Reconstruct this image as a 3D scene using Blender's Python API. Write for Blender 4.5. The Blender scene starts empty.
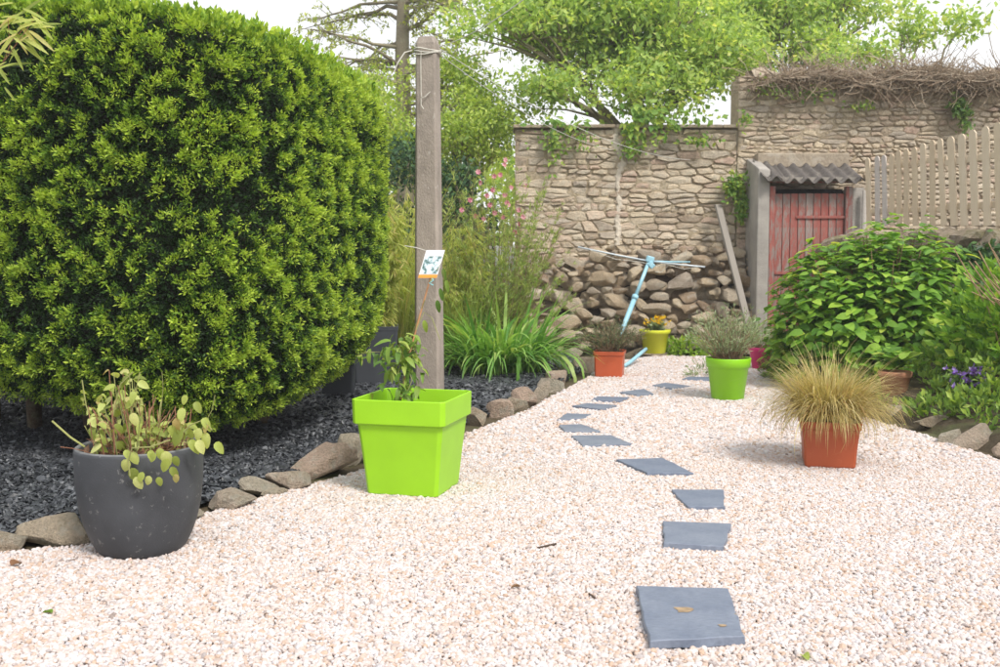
import bpy, math, random
import numpy as np
from mathutils import Vector, Matrix
PI = math.pi
R = math.radians
random.seed(7)
rng = np.random.default_rng(11)
S = bpy.context.scene
C = S.collection

# ------------------------------------------------------------------ camera
CAMZ, F, HOR = 1.2, 980.0, 265.0
PITCH = math.atan((333.5 - HOR) / F)
cam_d = bpy.data.cameras.new('camera')
cam = bpy.data.objects.new('camera', cam_d)
C.objects.link(cam)
cam.location = (0, 0, CAMZ)
cam.rotation_euler = (PI / 2 - PITCH, 0, 0)
cam_d.sensor_width = 36
cam_d.lens = F / 1000 * 36
cam_d.clip_start = 0.05
cam_d.clip_end = 2000
cam_d.dof.use_dof = True
cam_d.dof.focus_distance = 5.2
cam_d.dof.aperture_fstop = 5.6
S.camera = cam

# ------------------------------------------------------------------ sky, sun, exposure
SUN_EL, SUN_AZ = R(50), R(146)     # azimuth measured clockwise from +Y: light comes from behind the camera, to the right
w = bpy.data.worlds.new('World')
S.world = w
w.use_nodes = True
nt = w.node_tree
nt.nodes.clear()
out = nt.nodes.new('ShaderNodeOutputWorld')
bg = nt.nodes.new('ShaderNodeBackground')
sky = nt.nodes.new('ShaderNodeTexSky')
sky.sky_type = 'NISHITA'
sky.sun_disc = False
sky.sun_elevation = SUN_EL
sky.sun_rotation = SUN_AZ
sky.dust_density = 4
tc = nt.nodes.new('ShaderNodeTexCoord')
cl = nt.nodes.new('ShaderNodeTexNoise')
cl.inputs['Scale'].default_value = 1.6
cl.inputs['Detail'].default_value = 5
ramp = nt.nodes.new('ShaderNodeValToRGB')
ramp.color_ramp.elements[0].position = 0.3
ramp.color_ramp.elements[0].color = (7.6, 7.9, 8.3, 1)
ramp.color_ramp.elements[1].position = 0.75
ramp.color_ramp.elements[1].color = (10.4, 10.3, 10.2, 1)
mx = nt.nodes.new('ShaderNodeMix')
mx.data_type = 'RGBA'
mx.inputs[0].default_value = 0.88
nt.links.new(tc.outputs['Generated'], cl.inputs['Vector'])
nt.links.new(cl.outputs['Fac'], ramp.inputs['Fac'])
nt.links.new(sky.outputs[0], mx.inputs[6])
nt.links.new(ramp.outputs[0], mx.inputs[7])
nt.links.new(mx.outputs[2], bg.inputs['Color'])
bg.inputs['Strength'].default_value = 0.1
nt.links.new(bg.outputs[0], out.inputs['Surface'])
sd = bpy.data.lights.new('sun', 'SUN')
sd.energy = 2.6
sd.angle = R(13)
sd.color = (1, 0.955, 0.89)
sun = bpy.data.objects.new('sun', sd)
C.objects.link(sun)
sv = Vector((math.sin(SUN_AZ) * math.cos(SUN_EL), math.cos(SUN_AZ) * math.cos(SUN_EL), math.sin(SUN_EL)))
sun.rotation_euler = sv.to_track_quat('Z', 'Y').to_euler()
S.view_settings.view_transform = 'Standard'
S.view_settings.look = 'None'
S.view_settings.exposure = 0.52
S.view_settings.gamma = 1
S.view_settings.use_curve_mapping = False
S.render.engine = 'CYCLES'
S.cycles.max_bounces = 8
S.cycles.diffuse_bounces = 4
S.cycles.transmission_bounces = 4
S.cycles.transparent_max_bounces = 4

# ------------------------------------------------------------------ places: a picture point on the ground or on a wall plane
def ray(px, py):
    u, v = (px - 500) / F, (333.5 - py) / F
    return np.array((u, math.cos(PITCH) + v * math.sin(PITCH), -math.sin(PITCH) + v * math.cos(PITCH)))
def G(px, py, z=0.0):
    d = ray(px, py)
    t = (z - CAMZ) / d[2]
    return Vector((d[0] * t, d[1] * t, z))
def W(px, py, Y):
    d = ray(px, py)
    t = Y / d[1]
    return Vector((d[0] * t, Y, CAMZ + d[2] * t))
def inpoly(x, y, poly):
    ins = np.zeros(len(x), bool)
    n = len(poly)
    for i in range(n):
        x0, y0 = poly[i][0], poly[i][1]
        x1, y1 = poly[(i + 1) % n][0], poly[(i + 1) % n][1]
        if y0 == y1:
            continue
        c = (y0 > y) != (y1 > y)
        ins ^= c & (x < (x1 - x0) * (y - y0) / (y1 - y0) + x0)
    return ins

# ------------------------------------------------------------------ mesh helpers
class MB:
    def __init__(self):
        self.v, self.f, self.n = [], [], 0
    def add(self, v, f):
        o = self.n
        self.v.extend([tuple(p) for p in v])
        self.f.extend([tuple(i + o for i in q) for q in f])
        self.n += len(v)
        return self
    def box(self, c, s, rz=0, rx=0, ry=0, taper=1.0):
        M = Matrix.Rotation(rz, 3, 'Z') @ Matrix.Rotation(ry, 3, 'Y') @ Matrix.Rotation(rx, 3, 'X')
        vs = []
        for k in (-.5, .5):
            t = taper if k > 0 else 1
            for i, j in ((-.5, -.5), (.5, -.5), (.5, .5), (-.5, .5)):
                vs.append(M @ Vector((i * s[0] * t, j * s[1] * t, k * s[2])) + Vector(c))
        return self.add(vs, [(3, 2, 1, 0), (4, 5, 6, 7), (0, 1, 5, 4), (1, 2, 6, 5), (2, 3, 7, 6), (3, 0, 4, 7)])
    def tube(self, pts, r, n=6, cap=True):
        pts = [Vector(p) for p in pts]
        m = len(pts)
        rs = r if hasattr(r, '__len__') else [r] * m
        vs, fs = [], []
        prev = None
        for i in range(m):
            t = (pts[min(i + 1, m - 1)] - pts[max(i - 1, 0)])
            t = t.normalized() if t.length > 1e-9 else Vector((0, 0, 1))
            a = (prev if prev is not None else (Vector((1, 0, 0)) if abs(t.x) < .8 else Vector((0, 1, 0))))
            a = (a - t * a.dot(t))
            a = a.normalized() if a.length > 1e-6 else t.orthogonal().normalized()
            prev = a
            b = t.cross(a)
            for k in range(n):
                q = 2 * PI * k / n
                vs.append(pts[i] + (a * math.cos(q) + b * math.sin(q)) * rs[i])
        for i in range(m - 1):
            for k in range(n):
                k2 = (k + 1) % n
                fs.append((i * n + k, i * n + k2, (i + 1) * n + k2, (i + 1) * n + k))
        if cap:
            fs.append(tuple(range(n - 1, -1, -1)))
            fs.append(tuple((m - 1) * n + k for k in range(n)))
        return self.add(vs, fs)
    def lathe(self, prof, n=40, c=(0, 0, 0), sq=None):
        vs, fs = [], []
        for (r, z) in prof:
            for k in range(n):
                q = 2 * PI * k / n
                x, y = math.cos(q), math.sin(q)
                vs.append((c[0] + r * x, c[1] + r * y, c[2] + z))
        for i in range(len(prof) - 1):
            for k in range(n):
                k2 = (k + 1) % n
                fs.append((i * n + k, i * n + k2, (i + 1) * n + k2, (i + 1) * n + k))
        return self.add(vs, fs)
    def mesh(self, name, smooth=False):
        me = bpy.data.meshes.new(name)
        me.from_pydata(self.v, [], self.f)
        if smooth:
            me.polygons.foreach_set('use_smooth', [True] * len(me.polygons))
        me.update()
        return me

def mesh_np(name, V, Fc, tip=None, smooth=False):
    me = bpy.data.meshes.new(name)
    V = np.asarray(V, np.float32).reshape(-1, 3)
    Fc = np.asarray(Fc, np.int32)
    k = Fc.shape[1]
    me.vertices.add(len(V))
    me.vertices.foreach_set('co', V.ravel())
    me.loops.add(Fc.size)
    me.loops.foreach_set('vertex_index', Fc.ravel())
    me.polygons.add(len(Fc))
    me.polygons.foreach_set('loop_start', np.arange(len(Fc), dtype=np.int32) * k)
    me.polygons.foreach_set('use_smooth', np.full(len(Fc), smooth))
    if tip is not None:
        a = me.attributes.new('tip', 'FLOAT', 'POINT')
        a.data.foreach_set('value', np.asarray(tip, np.float32))
    me.update(calc_edges=True)
    me.validate()
    return me

def link(name, me, mat, parent=None, loc=None, kind=None, label=None):
    o = bpy.data.objects.new(name, me)
    C.objects.link(o)
    if mat is not None and len(me.materials) == 0:
        me.materials.append(mat)
    if parent is not None:
        o.parent = parent
    if loc is not None:
        o.location = loc
    if kind:
        o['kind'] = kind
    if label:
        o['label'] = label
    return o
def tag(o, label, cat, group=None):
    o['label'] = label
    o['category'] = cat
    if group:
        o['group'] = group
    return o
def thing(name, label, cat, loc=(0, 0, 0), rz=0, group=None):
    o = bpy.data.objects.new(name, None)
    o.empty_display_size = .1
    C.objects.link(o)
    o.location = loc
    o.rotation_euler = (0, 0, rz)
    return tag(o, label, cat, group)
def part(name, mb, mat, parent, smooth=False, bevel=0, kind=None, loc=None, label=None, seg=2):
    o = link(name, mb.mesh(name, smooth), mat, parent, loc, kind, label)
    if bevel:
        m = o.modifiers.new('bevel', 'BEVEL')
        m.width = bevel
        m.segments = seg
        m.limit_method = 'ANGLE'
        m.angle_limit = R(35)
    return o
def structure(name, me, mat):
    return link(name, me, mat, kind='structure')

def frames(ax, nm):
    ax = ax / np.maximum(np.linalg.norm(ax, axis=1, keepdims=True), 1e-9)
    nm = nm - ax * (nm * ax).sum(1, keepdims=True)
    nm = nm / np.maximum(np.linalg.norm(nm, axis=1, keepdims=True), 1e-9)
    bt = np.cross(nm, ax)
    return np.stack([ax, bt, nm], axis=2)      # columns
def scatter(tv, tf, pos, ax, nm, sc, tip=None):
    tv = np.asarray(tv, float)
    tf = np.asarray(tf, int)
    n = len(pos)
    M = frames(ax, nm)
    sc = np.asarray(sc, float).reshape(n, 1, -1)
    V = np.einsum('nij,nkj->nki', M, tv[None] * sc) + pos[:, None, :]
    Fc = (tf[None] + (np.arange(n) * len(tv))[:, None, None]).reshape(-1, tf.shape[1])
    T = None if tip is None else np.repeat(tip, len(tv))
    return V.reshape(-1, 3), Fc, T
def rdir(n):
    v = rng.normal(size=(n, 3))
    return v / np.linalg.norm(v, axis=1, keepdims=True)

# value noise on arrays
_perm = rng.random(4096)
def vnoise(p, s=1.0):
    p = np.asarray(p, float) * s + 1000
    i = np.floor(p).astype(int)
    f = p - i
    f = f * f * (3 - 2 * f)
    r = 0
    for dx in (0, 1):
        for dy in (0, 1):
            for dz in (0, 1):
                h = ((i[:, 0] + dx) * 73856093 ^ (i[:, 1] + dy) * 19349663 ^ (i[:, 2] + dz) * 83492791) % 4096
                wgt = (f[:, 0] if dx else 1 - f[:, 0]) * (f[:, 1] if dy else 1 - f[:, 1]) * (f[:, 2] if dz else 1 - f[:, 2])
                r = r + wgt * _perm[h]
    return r

# leaf templates (length 1 along +X, normal +Z)
LEAF2 = ([(0, 0, 0), (.45, -.27, .06), (1, 0, -.03), (.45, .27, .06)], [(0, 1, 2), (0, 2, 3)])
NARROW = ([(0, 0, 0), (.4, -.09, .02), (1, 0, -.06), (.4, .09, .02)], [(0, 1, 2), (0, 2, 3)])
def broad(fold=.12, droop=.25, wd=.36, serr=0.0):
    xs = [0, .1, .32, .6, .85, 1.0]
    ws = [0.03, .66, 1, .93, .55, 0.03]
    v, f = [], []
    for i, (x, q) in enumerate(zip(xs, ws)):
        z = -droop * x * x
        s = (1 + serr * (1 if i % 2 else -1))
        v += [(x, -wd * q * s, z + fold * q), (x, 0, z), (x, wd * q * s, z + fold * q)]
    for i in range(len(xs) - 1):
        a = i * 3
        f += [(a, a + 3, a + 4, a + 1), (a + 1, a + 4, a + 5, a + 2)]
    return v, f
def quads_to_mb(t):
    m = MB()
    m.add(t[0], t[1])
    return m

# ------------------------------------------------------------------ materials
def nodes(name):
    m = bpy.data.materials.new(name)
    m.use_nodes = True
    t = m.node_tree
    t.nodes.clear()
    o = t.nodes.new('ShaderNodeOutputMaterial')
    return m, t, o
def rampn(t, stops, fac):
    r = t.nodes.new('ShaderNodeValToRGB')
    e = r.color_ramp.elements
    while len(e) < len(stops):
        e.new(0.5)
    for k, (p, c) in enumerate(stops):
        e[k].position = p
        e[k].color = (*c, 1)
    t.links.new(fac, r.inputs['Fac'])
    return r.outputs[0]
def math_(t, op, a, b=None):
    n = t.nodes.new('ShaderNodeMath')
    n.operation = op
    for i, x in enumerate((a, b)):
        if x is None:
            continue
        if isinstance(x, (int, float)):
            n.inputs[i].default_value = x
        else:
            t.links.new(x, n.inputs[i])
    return n.outputs[0]
def noise(t, scale, detail=4, rough=.55, vec=None, dim=None):
    n = t.nodes.new('ShaderNodeTexNoise')
    n.inputs['Scale'].default_value = scale
    n.inputs['Detail'].default_value = detail
    n.inputs['Roughness'].default_value = rough
    if vec is not None:
        t.links.new(vec, n.inputs['Vector'])
    return n.outputs['Fac']
def coords(t, kind='Object', stretch=None):
    c = t.nodes.new('ShaderNodeTexCoord').outputs[kind]
    if stretch:
        m = t.nodes.new('ShaderNodeMapping')
        m.inputs['Scale'].default_value = stretch
        t.links.new(c, m.inputs['Vector'])
        c = m.outputs[0]
    return c
def mixc(t, fac, a, b, mode='MIX'):
    n = t.nodes.new('ShaderNodeMix')
    n.data_type = 'RGBA'
    n.blend_type = mode
    for i, x in ((0, fac), (6, a), (7, b)):
        if isinstance(x, (int, float)):
            n.inputs[i].default_value = x
        elif isinstance(x, tuple):
            n.inputs[i].default_value = (*x, 1)
        else:
            t.links.new(x, n.inputs[i])
    return n.outputs[2]
def bump(t, h, strength=.4, dist=.01):
    b = t.nodes.new('ShaderNodeBump')
    b.inputs['Strength'].default_value = strength
    b.inputs['Distance'].default_value = dist
    t.links.new(h, b.inputs['Height'])
    return b.outputs[0]
def principled(t, o, col, rough=.6, nrm=None, spec=.5, sheen=0):
    p = t.nodes.new('ShaderNodeBsdfPrincipled')
    if isinstance(col, tuple):
        p.inputs['Base Color'].default_value = (*col, 1)
    else:
        t.links.new(col, p.inputs['Base Color'])
    if isinstance(rough, (int, float)):
        p.inputs['Roughness'].default_value = rough
    else:
        t.links.new(rough, p.inputs['Roughness'])
    p.inputs['Specular IOR Level'].default_value = spec
    if nrm is not None:
        t.links.new(nrm, p.inputs['Normal'])
    t.links.new(p.outputs[0], o.inputs['Surface'])
    return p
def island_random(t):
    g = t.nodes.new('ShaderNodeNewGeometry').outputs['Random Per Island']
    r = t.nodes.new('ShaderNodeObjectInfo').outputs['Random']
    return math_(t, 'FRACT', math_(t, 'ADD', g, math_(t, 'MULTIPLY', r, 7.31)))

def foliage(name, stops, transl=.35, rough=.5, tipw=0.0, spec=.35, backm=1.0, patch=0):
    """leaf colours picked per leaf; 'tip' = how young the shoot is"""
    m, t, o = nodes(name)
    r = island_random(t)
    if tipw:
        a = t.nodes.new('ShaderNodeAttribute')
        a.attribute_name = 'tip'
        r = math_(t, 'ADD', math_(t, 'MULTIPLY', r, 1 - tipw), math_(t, 'MULTIPLY', a.outputs['Fac'], tipw))
    col = rampn(t, stops, r)
    n = noise(t, 25, 2, vec=coords(t))
    col = mixc(t, .35, col, rampn(t, [(.3, (.55, .55, .55)), (.7, (1.35, 1.35, 1.3))], n), 'MULTIPLY')
    p = principled(t, o, col, rough, spec=spec)
    tr = t.nodes.new('ShaderNodeBsdfTranslucent')
    t.links.new(mixc(t, 1, col, (1.3, 1.25, .6), 'MULTIPLY'), tr.inputs['Color'])
    ms = t.nodes.new('ShaderNodeMixShader')
    ms.inputs[0].default_value = transl
    t.links.new(p.outputs[0], ms.inputs[1])
    t.links.new(tr.outputs[0], ms.inputs[2])
    t.links.new(ms.outputs[0], o.inputs['Surface'])
    return m
def stone(name, stops=None, lichen=(.34, .33, .27), amt=.35, moss=0.0, scale=1.0, bstr=.8, dist=.02, rough=.9):
    m, t, o = nodes(name)
    c = coords(t, 'Generated') if False else coords(t)
    col = rampn(t, stops, island_random(t))
    n1 = noise(t, 5 * scale, 5, .65, c)
    n2 = noise(t, 28 * scale, 5, .7, c)
    n3 = noise(t, 90 * scale, 3, .7, c)
    col = mixc(t, .75, col, rampn(t, [(.25, (.58, .55, .51)), (.5, (1.05, 1.04, 1.02)), (.78, (1.5, 1.46, 1.38))], n2), 'MULTIPLY')
    col = mixc(t, .5, col, rampn(t, [(.3, (.72, .68, .63)), (.65, (1.25, 1.22, 1.2))], n1), 'MULTIPLY')
    lf = math_(t, 'MULTIPLY', rampn(t, [(.52, (0, 0, 0)), (.64, (1, 1, 1))], n1), amt)
    col = mixc(t, lf, col, lichen)
    if moss:
        mf = math_(t, 'MULTIPLY', rampn(t, [(.5, (0, 0, 0)), (.62, (1, 1, 1))], noise(t, 4 * scale, 4, .7, coords(t, 'Object', (1.3, 1.1, .7)))), moss)
        col = mixc(t, mf, col, (.13, .13, .03))
    h = math_(t, 'ADD', math_(t, 'MULTIPLY', n2, 1.0), math_(t, 'MULTIPLY', n3, .35))
    principled(t, o, col, rough, bump(t, h, bstr, dist), spec=.25)
    return m
def plain(name, c, rough=.5, var=.12, scale=6, bstr=.1, dist=.002, spec=.5, spots=None, stretch=None, fine=60):
    m, t, o = nodes(name)
    co = coords(t, 'Object', stretch)
    n = noise(t, scale, 5, .6, co)
    n2 = noise(t, fine, 3, .6, co)
    lo, hi = 1 - var, 1 + var
    col = mixc(t, 1.0, c, rampn(t, [(.3, (lo, lo, lo)), (.7, (hi, hi, hi))], n), 'MULTIPLY')
    if spots:
        sc, th, sc_col, amt = spots
        f = math_(t, 'MULTIPLY', rampn(t, [(th, (0, 0, 0)), (th + .05, (1, 1, 1))], noise(t, sc, 4, .7, co)), amt)
        col = mixc(t, f, col, sc_col)
    principled(t, o, col, rough, bump(t, n2, bstr, dist), spec=spec)
    return m
def wood(name, stops, grain=(18, 18, 1.2), bstr=.5, paint=None, rough=.8):
    m, t, o = nodes(name)
    co = coords(t, 'Object', grain)
    r = island_random(t)
    n = noise(t, 3, 6, .7, co)
    col = rampn(t, stops, math_(t, 'ADD', math_(t, 'MULTIPLY', n, .7), math_(t, 'MULTIPLY', r, .3)))
    if paint:
        pc, pc2, th = paint
        pn = noise(t, 4, 6, .75, coords(t, 'Object', (8, 8, 1.6)))
        pn = math_(t, 'ADD', pn, math_(t, 'MULTIPLY', math_(t, 'SUBTRACT', r, .5), .16))
        pf = rampn(t, [(th - .02, (1, 1, 1)), (th + .08, (0, 0, 0))], pn)
        pcol = rampn(t, [(.3, pc), (.7, pc2)], noise(t, 9, 4, .6, coords(t)))
        col = mixc(t, pf, col, pcol)
    principled(t, o, col, rough, bump(t, n, bstr, .004), spec=.3)
    return m

M = {}
M['soil'] = plain('soil', (.045, .03, .02), .95, .5, 20, .8, .02)
M['dark'] = plain('painted_interior_shade', (.012, .011, .01), .95)

# ------------------------------------------------------------------ gravel ground
gp = [(-260, 640), (-60, 574), (0, 554), (80, 548), (200, 518), (290, 492), (350, 476), (430, 447), (480, 430), (530, 411), (562, 393),
      (590, 377), (605, 364), (660, 357), (740, 357), (775, 368), (800, 392), (860, 418), (920, 436), (960, 450), (1000, 462), (1060, 480), (1250, 560)]
GP = [G(*p) for p in gp]
GP = [Vector((-2.6, 1.2, 0))] + GP + [Vector((3.4, 1.2, 0))]
gm = MB()
gm.box((0, 300, -.26), (900, 700, .5))
M['earth'] = stone('earth_ground', [(0, (.07, .055, .035)), (1, (.1, .08, .05))], lichen=(.09, .11, .04), amt=.6, scale=.6)
structure('ground', gm.mesh('ground'), M['earth'])
m, t, o = nodes('gravel_base')
co = coords(t)
v = t.nodes.new('ShaderNodeTexVoronoi')
v.inputs['Scale'].default_value = 70
t.links.new(co, v.inputs['Vector'])
col = rampn(t, [(0, (.5, .42, .36)), (.3, (.6, .55, .52)), (.7, (.64, .60, .59)), (1, (.52, .46, .43))], v.outputs['Color'])
principled(t, o, col, .9, bump(t, v.outputs['Distance'], .8, .01))
M['gravel_base'] = m
fb = MB()
fb.add([(p.x, p.y, 0.0) for p in GP], [tuple(range(len(GP) - 1, -1, -1))])
structure('gravel_path', fb.mesh('gravel_path'), M['gravel_base'])

SLABS = [
 [(636, 585), (728, 588), (745, 636), (650, 641)], [(663, 520.5), (731.6, 522.6), (723.5, 546.6), (663.5, 543)],
 [(671.6, 489), (723.5, 489.3), (725, 507), (688, 506.4)], [(616.4, 459), (663.5, 458), (694, 473), (647, 472.4)],
 [(571.4, 435), (611, 435), (632, 443.6), (582.5, 445.4)], [(559, 425), (581, 424), (600.5, 430.4), (564.5, 431)],
 [(566.6, 413), (591.5, 414), (582.5, 418.4), (557, 419.6)], [(572, 405.5), (587, 403), (617, 405), (602, 409)],
 [(597.5, 396), (629.6, 397), (620, 401), (591.5, 400)], [(644, 388.4), (653.6, 393.5), (636.5, 395), (619, 392)],
 [(665, 382.4), (691, 386), (671, 389), (652.4, 385)], [(688, 376.5), (714, 377), (710, 380.5), (682, 379)]]
SLAB_W = [[G(x, y, (.046, .036)[k] if k < 2 else .03) for x, y in q] for k, q in enumerate(SLABS)]
SLAB_H = [[(sum(q, Vector()) / 4).lerp(p, .955) for p in q] for q in SLAB_W]
SLAB_LABEL = ['large nearest slate slab with a rusty stain, at the front of the path',
 'second slate slab from the camera, wide with a cut right corner',
 'third slate slab from the camera, slanted on its left side',
 'fourth slate slab from the camera, a long slanted diamond',
 'fifth slate slab, long and dark, left bend of the path', 'sixth slate slab, small, at the far left bend of the path',
 'seventh slate slab, small, just beyond the leftmost ones', 'eighth slate slab, thin pale and layered, left of the path bend',
 'ninth slate slab, narrow, near the clay pot', 'tenth slate slab, kite shaped, in front of the square clay pot',
 'eleventh slate slab, left of the round lime green pot', 'farthest slate slab, partly behind the round lime green pot']

def ground_points(poly, sp0, sp1, y_split, holes=(), ymax=15, grow=.0):
    P = []
    for (sp, ya, yb) in ((sp0, 2.0, y_split), (sp1, y_split, ymax)):
        xs = np.arange(-5.5, 6.5, sp)
        ys = np.arange(ya, yb, sp)
        X, Y = np.meshgrid(xs, ys)
        X = X.ravel() + rng.uniform(-.5, .5, X.size) * sp
        Y = Y.ravel() + rng.uniform(-.5, .5, Y.size) * sp
        k = inpoly(X, Y, poly) & (np.abs(X) < Y * .56 + .5)
        X, Y = X[k], Y[k]
        for h in holes:
            k = ~inpoly(X, Y, h)
            X, Y = X[k], Y[k]
        P.append(np.stack([X, Y, np.full(len(X), sp)], 1))
    return np.concatenate(P)

def gn_stones(name, P, mat, sub, flat, disp, variants=5, base_scale=1.0, zoff=0.0, zjit=.004):
    """thousands of small stones: a point cloud mesh with stones instanced on it"""
    n = len(P)
    V = np.stack([P[:, 0], P[:, 1], zoff + rng.uniform(0, zjit, n) + (P[:, 3] if P.shape[1] > 3 else 0)], 1)
    me = bpy.data.meshes.new(name)
    me.vertices.add(n)
    me.vertices.foreach_set('co', V.astype(np.float32).ravel())
    a = me.attributes.new('sz', 'FLOAT', 'POINT')
    sz = P[:, 2] * base_scale * np.clip(rng.lognormal(0, .28, n), .5, 1.9)
    a.data.foreach_set('value', sz.astype(np.float32))
    rt = rng.normal(0, flat, (n, 3))
    rt[:, 2] = rng.uniform(0, 6.28, n)
    a = me.attributes.new('rt', 'FLOAT_VECTOR', 'POINT')
    a.data.foreach_set('vector', rt.astype(np.float32).ravel())
    o = link(name, me, None, kind='stuff')
    ng = bpy.data.node_groups.new(name + '_nodes', 'GeometryNodeTree')
    ng.interface.new_socket('Geometry', in_out='INPUT', socket_type='NodeSocketGeometry')
    ng.interface.new_socket('Geometry', in_out='OUTPUT', socket_type='NodeSocketGeometry')
    N, L = ng.nodes, ng.links
    gi, go = N.new('NodeGroupInput'), N.new('NodeGroupOutput')
    g2i = N.new('GeometryNodeGeometryToInstance')
    for k in range(variants):
        ic = N.new('GeometryNodeMeshIcoSphere')
        ic.inputs['Radius'].default_value = .5
        ic.inputs['Subdivisions'].default_value = sub
        sp = N.new('GeometryNodeSetPosition')
        no = N.new('ShaderNodeTexNoise')
        no.inputs['Scale'].default_value = 1.6
        no.inputs['Detail'].default_value = 2
        no.noise_dimensions = '4D'
        no.inputs['W'].default_value = k * 3.7 + 1
        vm = N.new('ShaderNodeVectorMath')
        vm.operation = 'SUBTRACT'
        vm.inputs[1].default_value = (.5, .5, .5)
        L.new(no.outputs['Color'], vm.inputs[0])
        vs = N.new('ShaderNodeVectorMath')
        vs.operation = 'SCALE'
        vs.inputs['Scale'].default_value = disp
        L.new(vm.outputs[0], vs.inputs[0])
        L.new(ic.outputs[0], sp.inputs['Geometry'])
        L.new(vs.outputs[0], sp.inputs['Offset'])
        tr = N.new('GeometryNodeTransform')
        tr.inputs['Scale'].default_value = VAR[name][k]
        L.new(sp.outputs[0], tr.inputs['Geometry'])
        L.new(tr.outputs[0], g2i.inputs[0])
    iop = N.new('GeometryNodeInstanceOnPoints')
    iop.inputs['Pick Instance'].default_value = True
    ri = N.new('FunctionNodeRandomValue')
    ri.data_type = 'INT'
    ri.inputs[4].default_value = 0
    ri.inputs[5].default_value = variants - 1
    L.new(ri.outputs[2], iop.inputs['Instance Index'])
    a1 = N.new('GeometryNodeInputNamedAttribute')
    a1.data_type = 'FLOAT'
    a1.inputs['Name'].default_value = 'sz'
    a2 = N.new('GeometryNodeInputNamedAttribute')
    a2.data_type = 'FLOAT_VECTOR'
    a2.inputs['Name'].default_value = 'rt'
    L.new(gi.outputs[0], iop.inputs['Points'])
    L.new(g2i.outputs[0], iop.inputs['Instance'])
    L.new(a1.outputs['Attribute'], iop.inputs['Scale'])
    L.new(a2.outputs['Attribute'], iop.inputs['Rotation'])
    sm = N.new('GeometryNodeSetMaterial')
    sm.inputs['Material'].default_value = mat
    L.new(iop.outputs[0], sm.inputs['Geometry'])
    L.new(sm.outputs[0], go.inputs[0])
    md = o.modifiers.new('stones', 'NODES')
    md.node_group = ng
    me.materials.append(mat)
    return o
VAR = {'gravel': [(1.15, .95, .75), (1.4, .9, .7), (1.0, 1.0, .8), (1.25, 1.1, .6), (1.5, 1.0, .8)],
       'slate_chippings': [(1.5, 1.0, .28), (1.9, .8, .3), (1.2, 1.1, .22), (1.6, 1.2, .35), (1.4, .7, .4)]}
def pebble_mat(name, stops, rough, spec):
    m, t, o = nodes(name)
    r = t.nodes.new('ShaderNodeObjectInfo').outputs['Random']
    col = rampn(t, stops, r)
    for nd in t.nodes:
        if nd.type == 'VALTORGB':
            nd.color_ramp.interpolation = 'LINEAR'
    n = noise(t, 2.2, 3, .6, coords(t, 'Object'))
    col = mixc(t, .35, col, rampn(t, [(.3, (.65, .6, .55)), (.6, (1.15, 1.13, 1.12))], n), 'MULTIPLY')
    patch = noise(t, 1.3, 4, .6, t.nodes.new('ShaderNodeNewGeometry').outputs['Position'])
    col = mixc(t, .4, col, rampn(t, [(.35, (1.0, .94, .89)), (.62, (.99, 1.0, 1.04))], patch), 'MULTIPLY')
    principled(t, o, col, rough, spec=spec)
    return m
M['pebble'] = pebble_mat('pebble', [(0, (.25, .20, .18)), (.02, (.40, .37, .37)), (.07, (.48, .35, .26)), (.18, (.51, .405, .345)), (.4, (.54, .485, .46)),
                                    (.62, (.585, .55, .545)), (.8, (.54, .455, .43)), (.9, (.68, .665, .67)), (1, (.45, .44, .46))], .6, .4)
P = ground_points(GP, .0112, .017, 6.0, holes=SLAB_H)
hz = vnoise(np.stack([P[:, 0], P[:, 1], P[:, 0] * 0], 1), 1.6) * .014
P = np.concatenate([P, hz[:, None]], 1)
gn_stones('gravel', P, M['pebble'], 2, .5, .42, base_scale=1.28, zoff=.001, zjit=.006)

# slate stepping slabs
m, t, o = nodes('slate_slab')
co = coords(t, 'Object')
r = t.nodes.new('ShaderNodeObjectInfo').outputs['Random']
n1 = noise(t, 5, 5, .65, co)
n2 = noise(t, 40, 4, .7, coords(t, 'Object', (1, 2.2, 1)))
col = rampn(t, [(0, (.135, .165, .23)), (1, (.175, .20, .25))], r)
col = mixc(t, .6, col, rampn(t, [(.3, (.62, .66, .74)), (.7, (1.35, 1.3, 1.24))], n1), 'MULTIPLY')
col = mixc(t, .4, col, rampn(t, [(.3, (.6, .6, .62)), (.7, (1.45, 1.45, 1.42))], n2), 'MULTIPLY')
rs = rampn(t, [(.66, (0, 0, 0)), (.72, (.7, .7, .7))], noise(t, 9, 3, .6, co))
col = mixc(t, rs, col, (.27, .2, .12))
principled(t, o, col, .55, bump(t, n2, .4, .004), spec=.5)
M['slate'] = m
def stain(c, r, mat, parent):
    """dried mud print on the slab"""
    mb = MB()
    vs = [(c[0], c[1], c[2])] + [(c[0] + r * (1 + .35 * math.sin(3 * q + 1)) * math.cos(q), c[1] + 1.2 * r * (1 + .3 * math.cos(2 * q)) * math.sin(q), c[2]) for q in np.linspace(0, 2 * PI, 25)[:-1]]
    mb.add(vs, [(0, i, i % 24 + 1) for i in range(1, 25)])
    return part('mud_stain', mb, mat, parent)
M['mud'] = plain('mud', (.30, .215, .13), .9, .4, 30)
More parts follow.
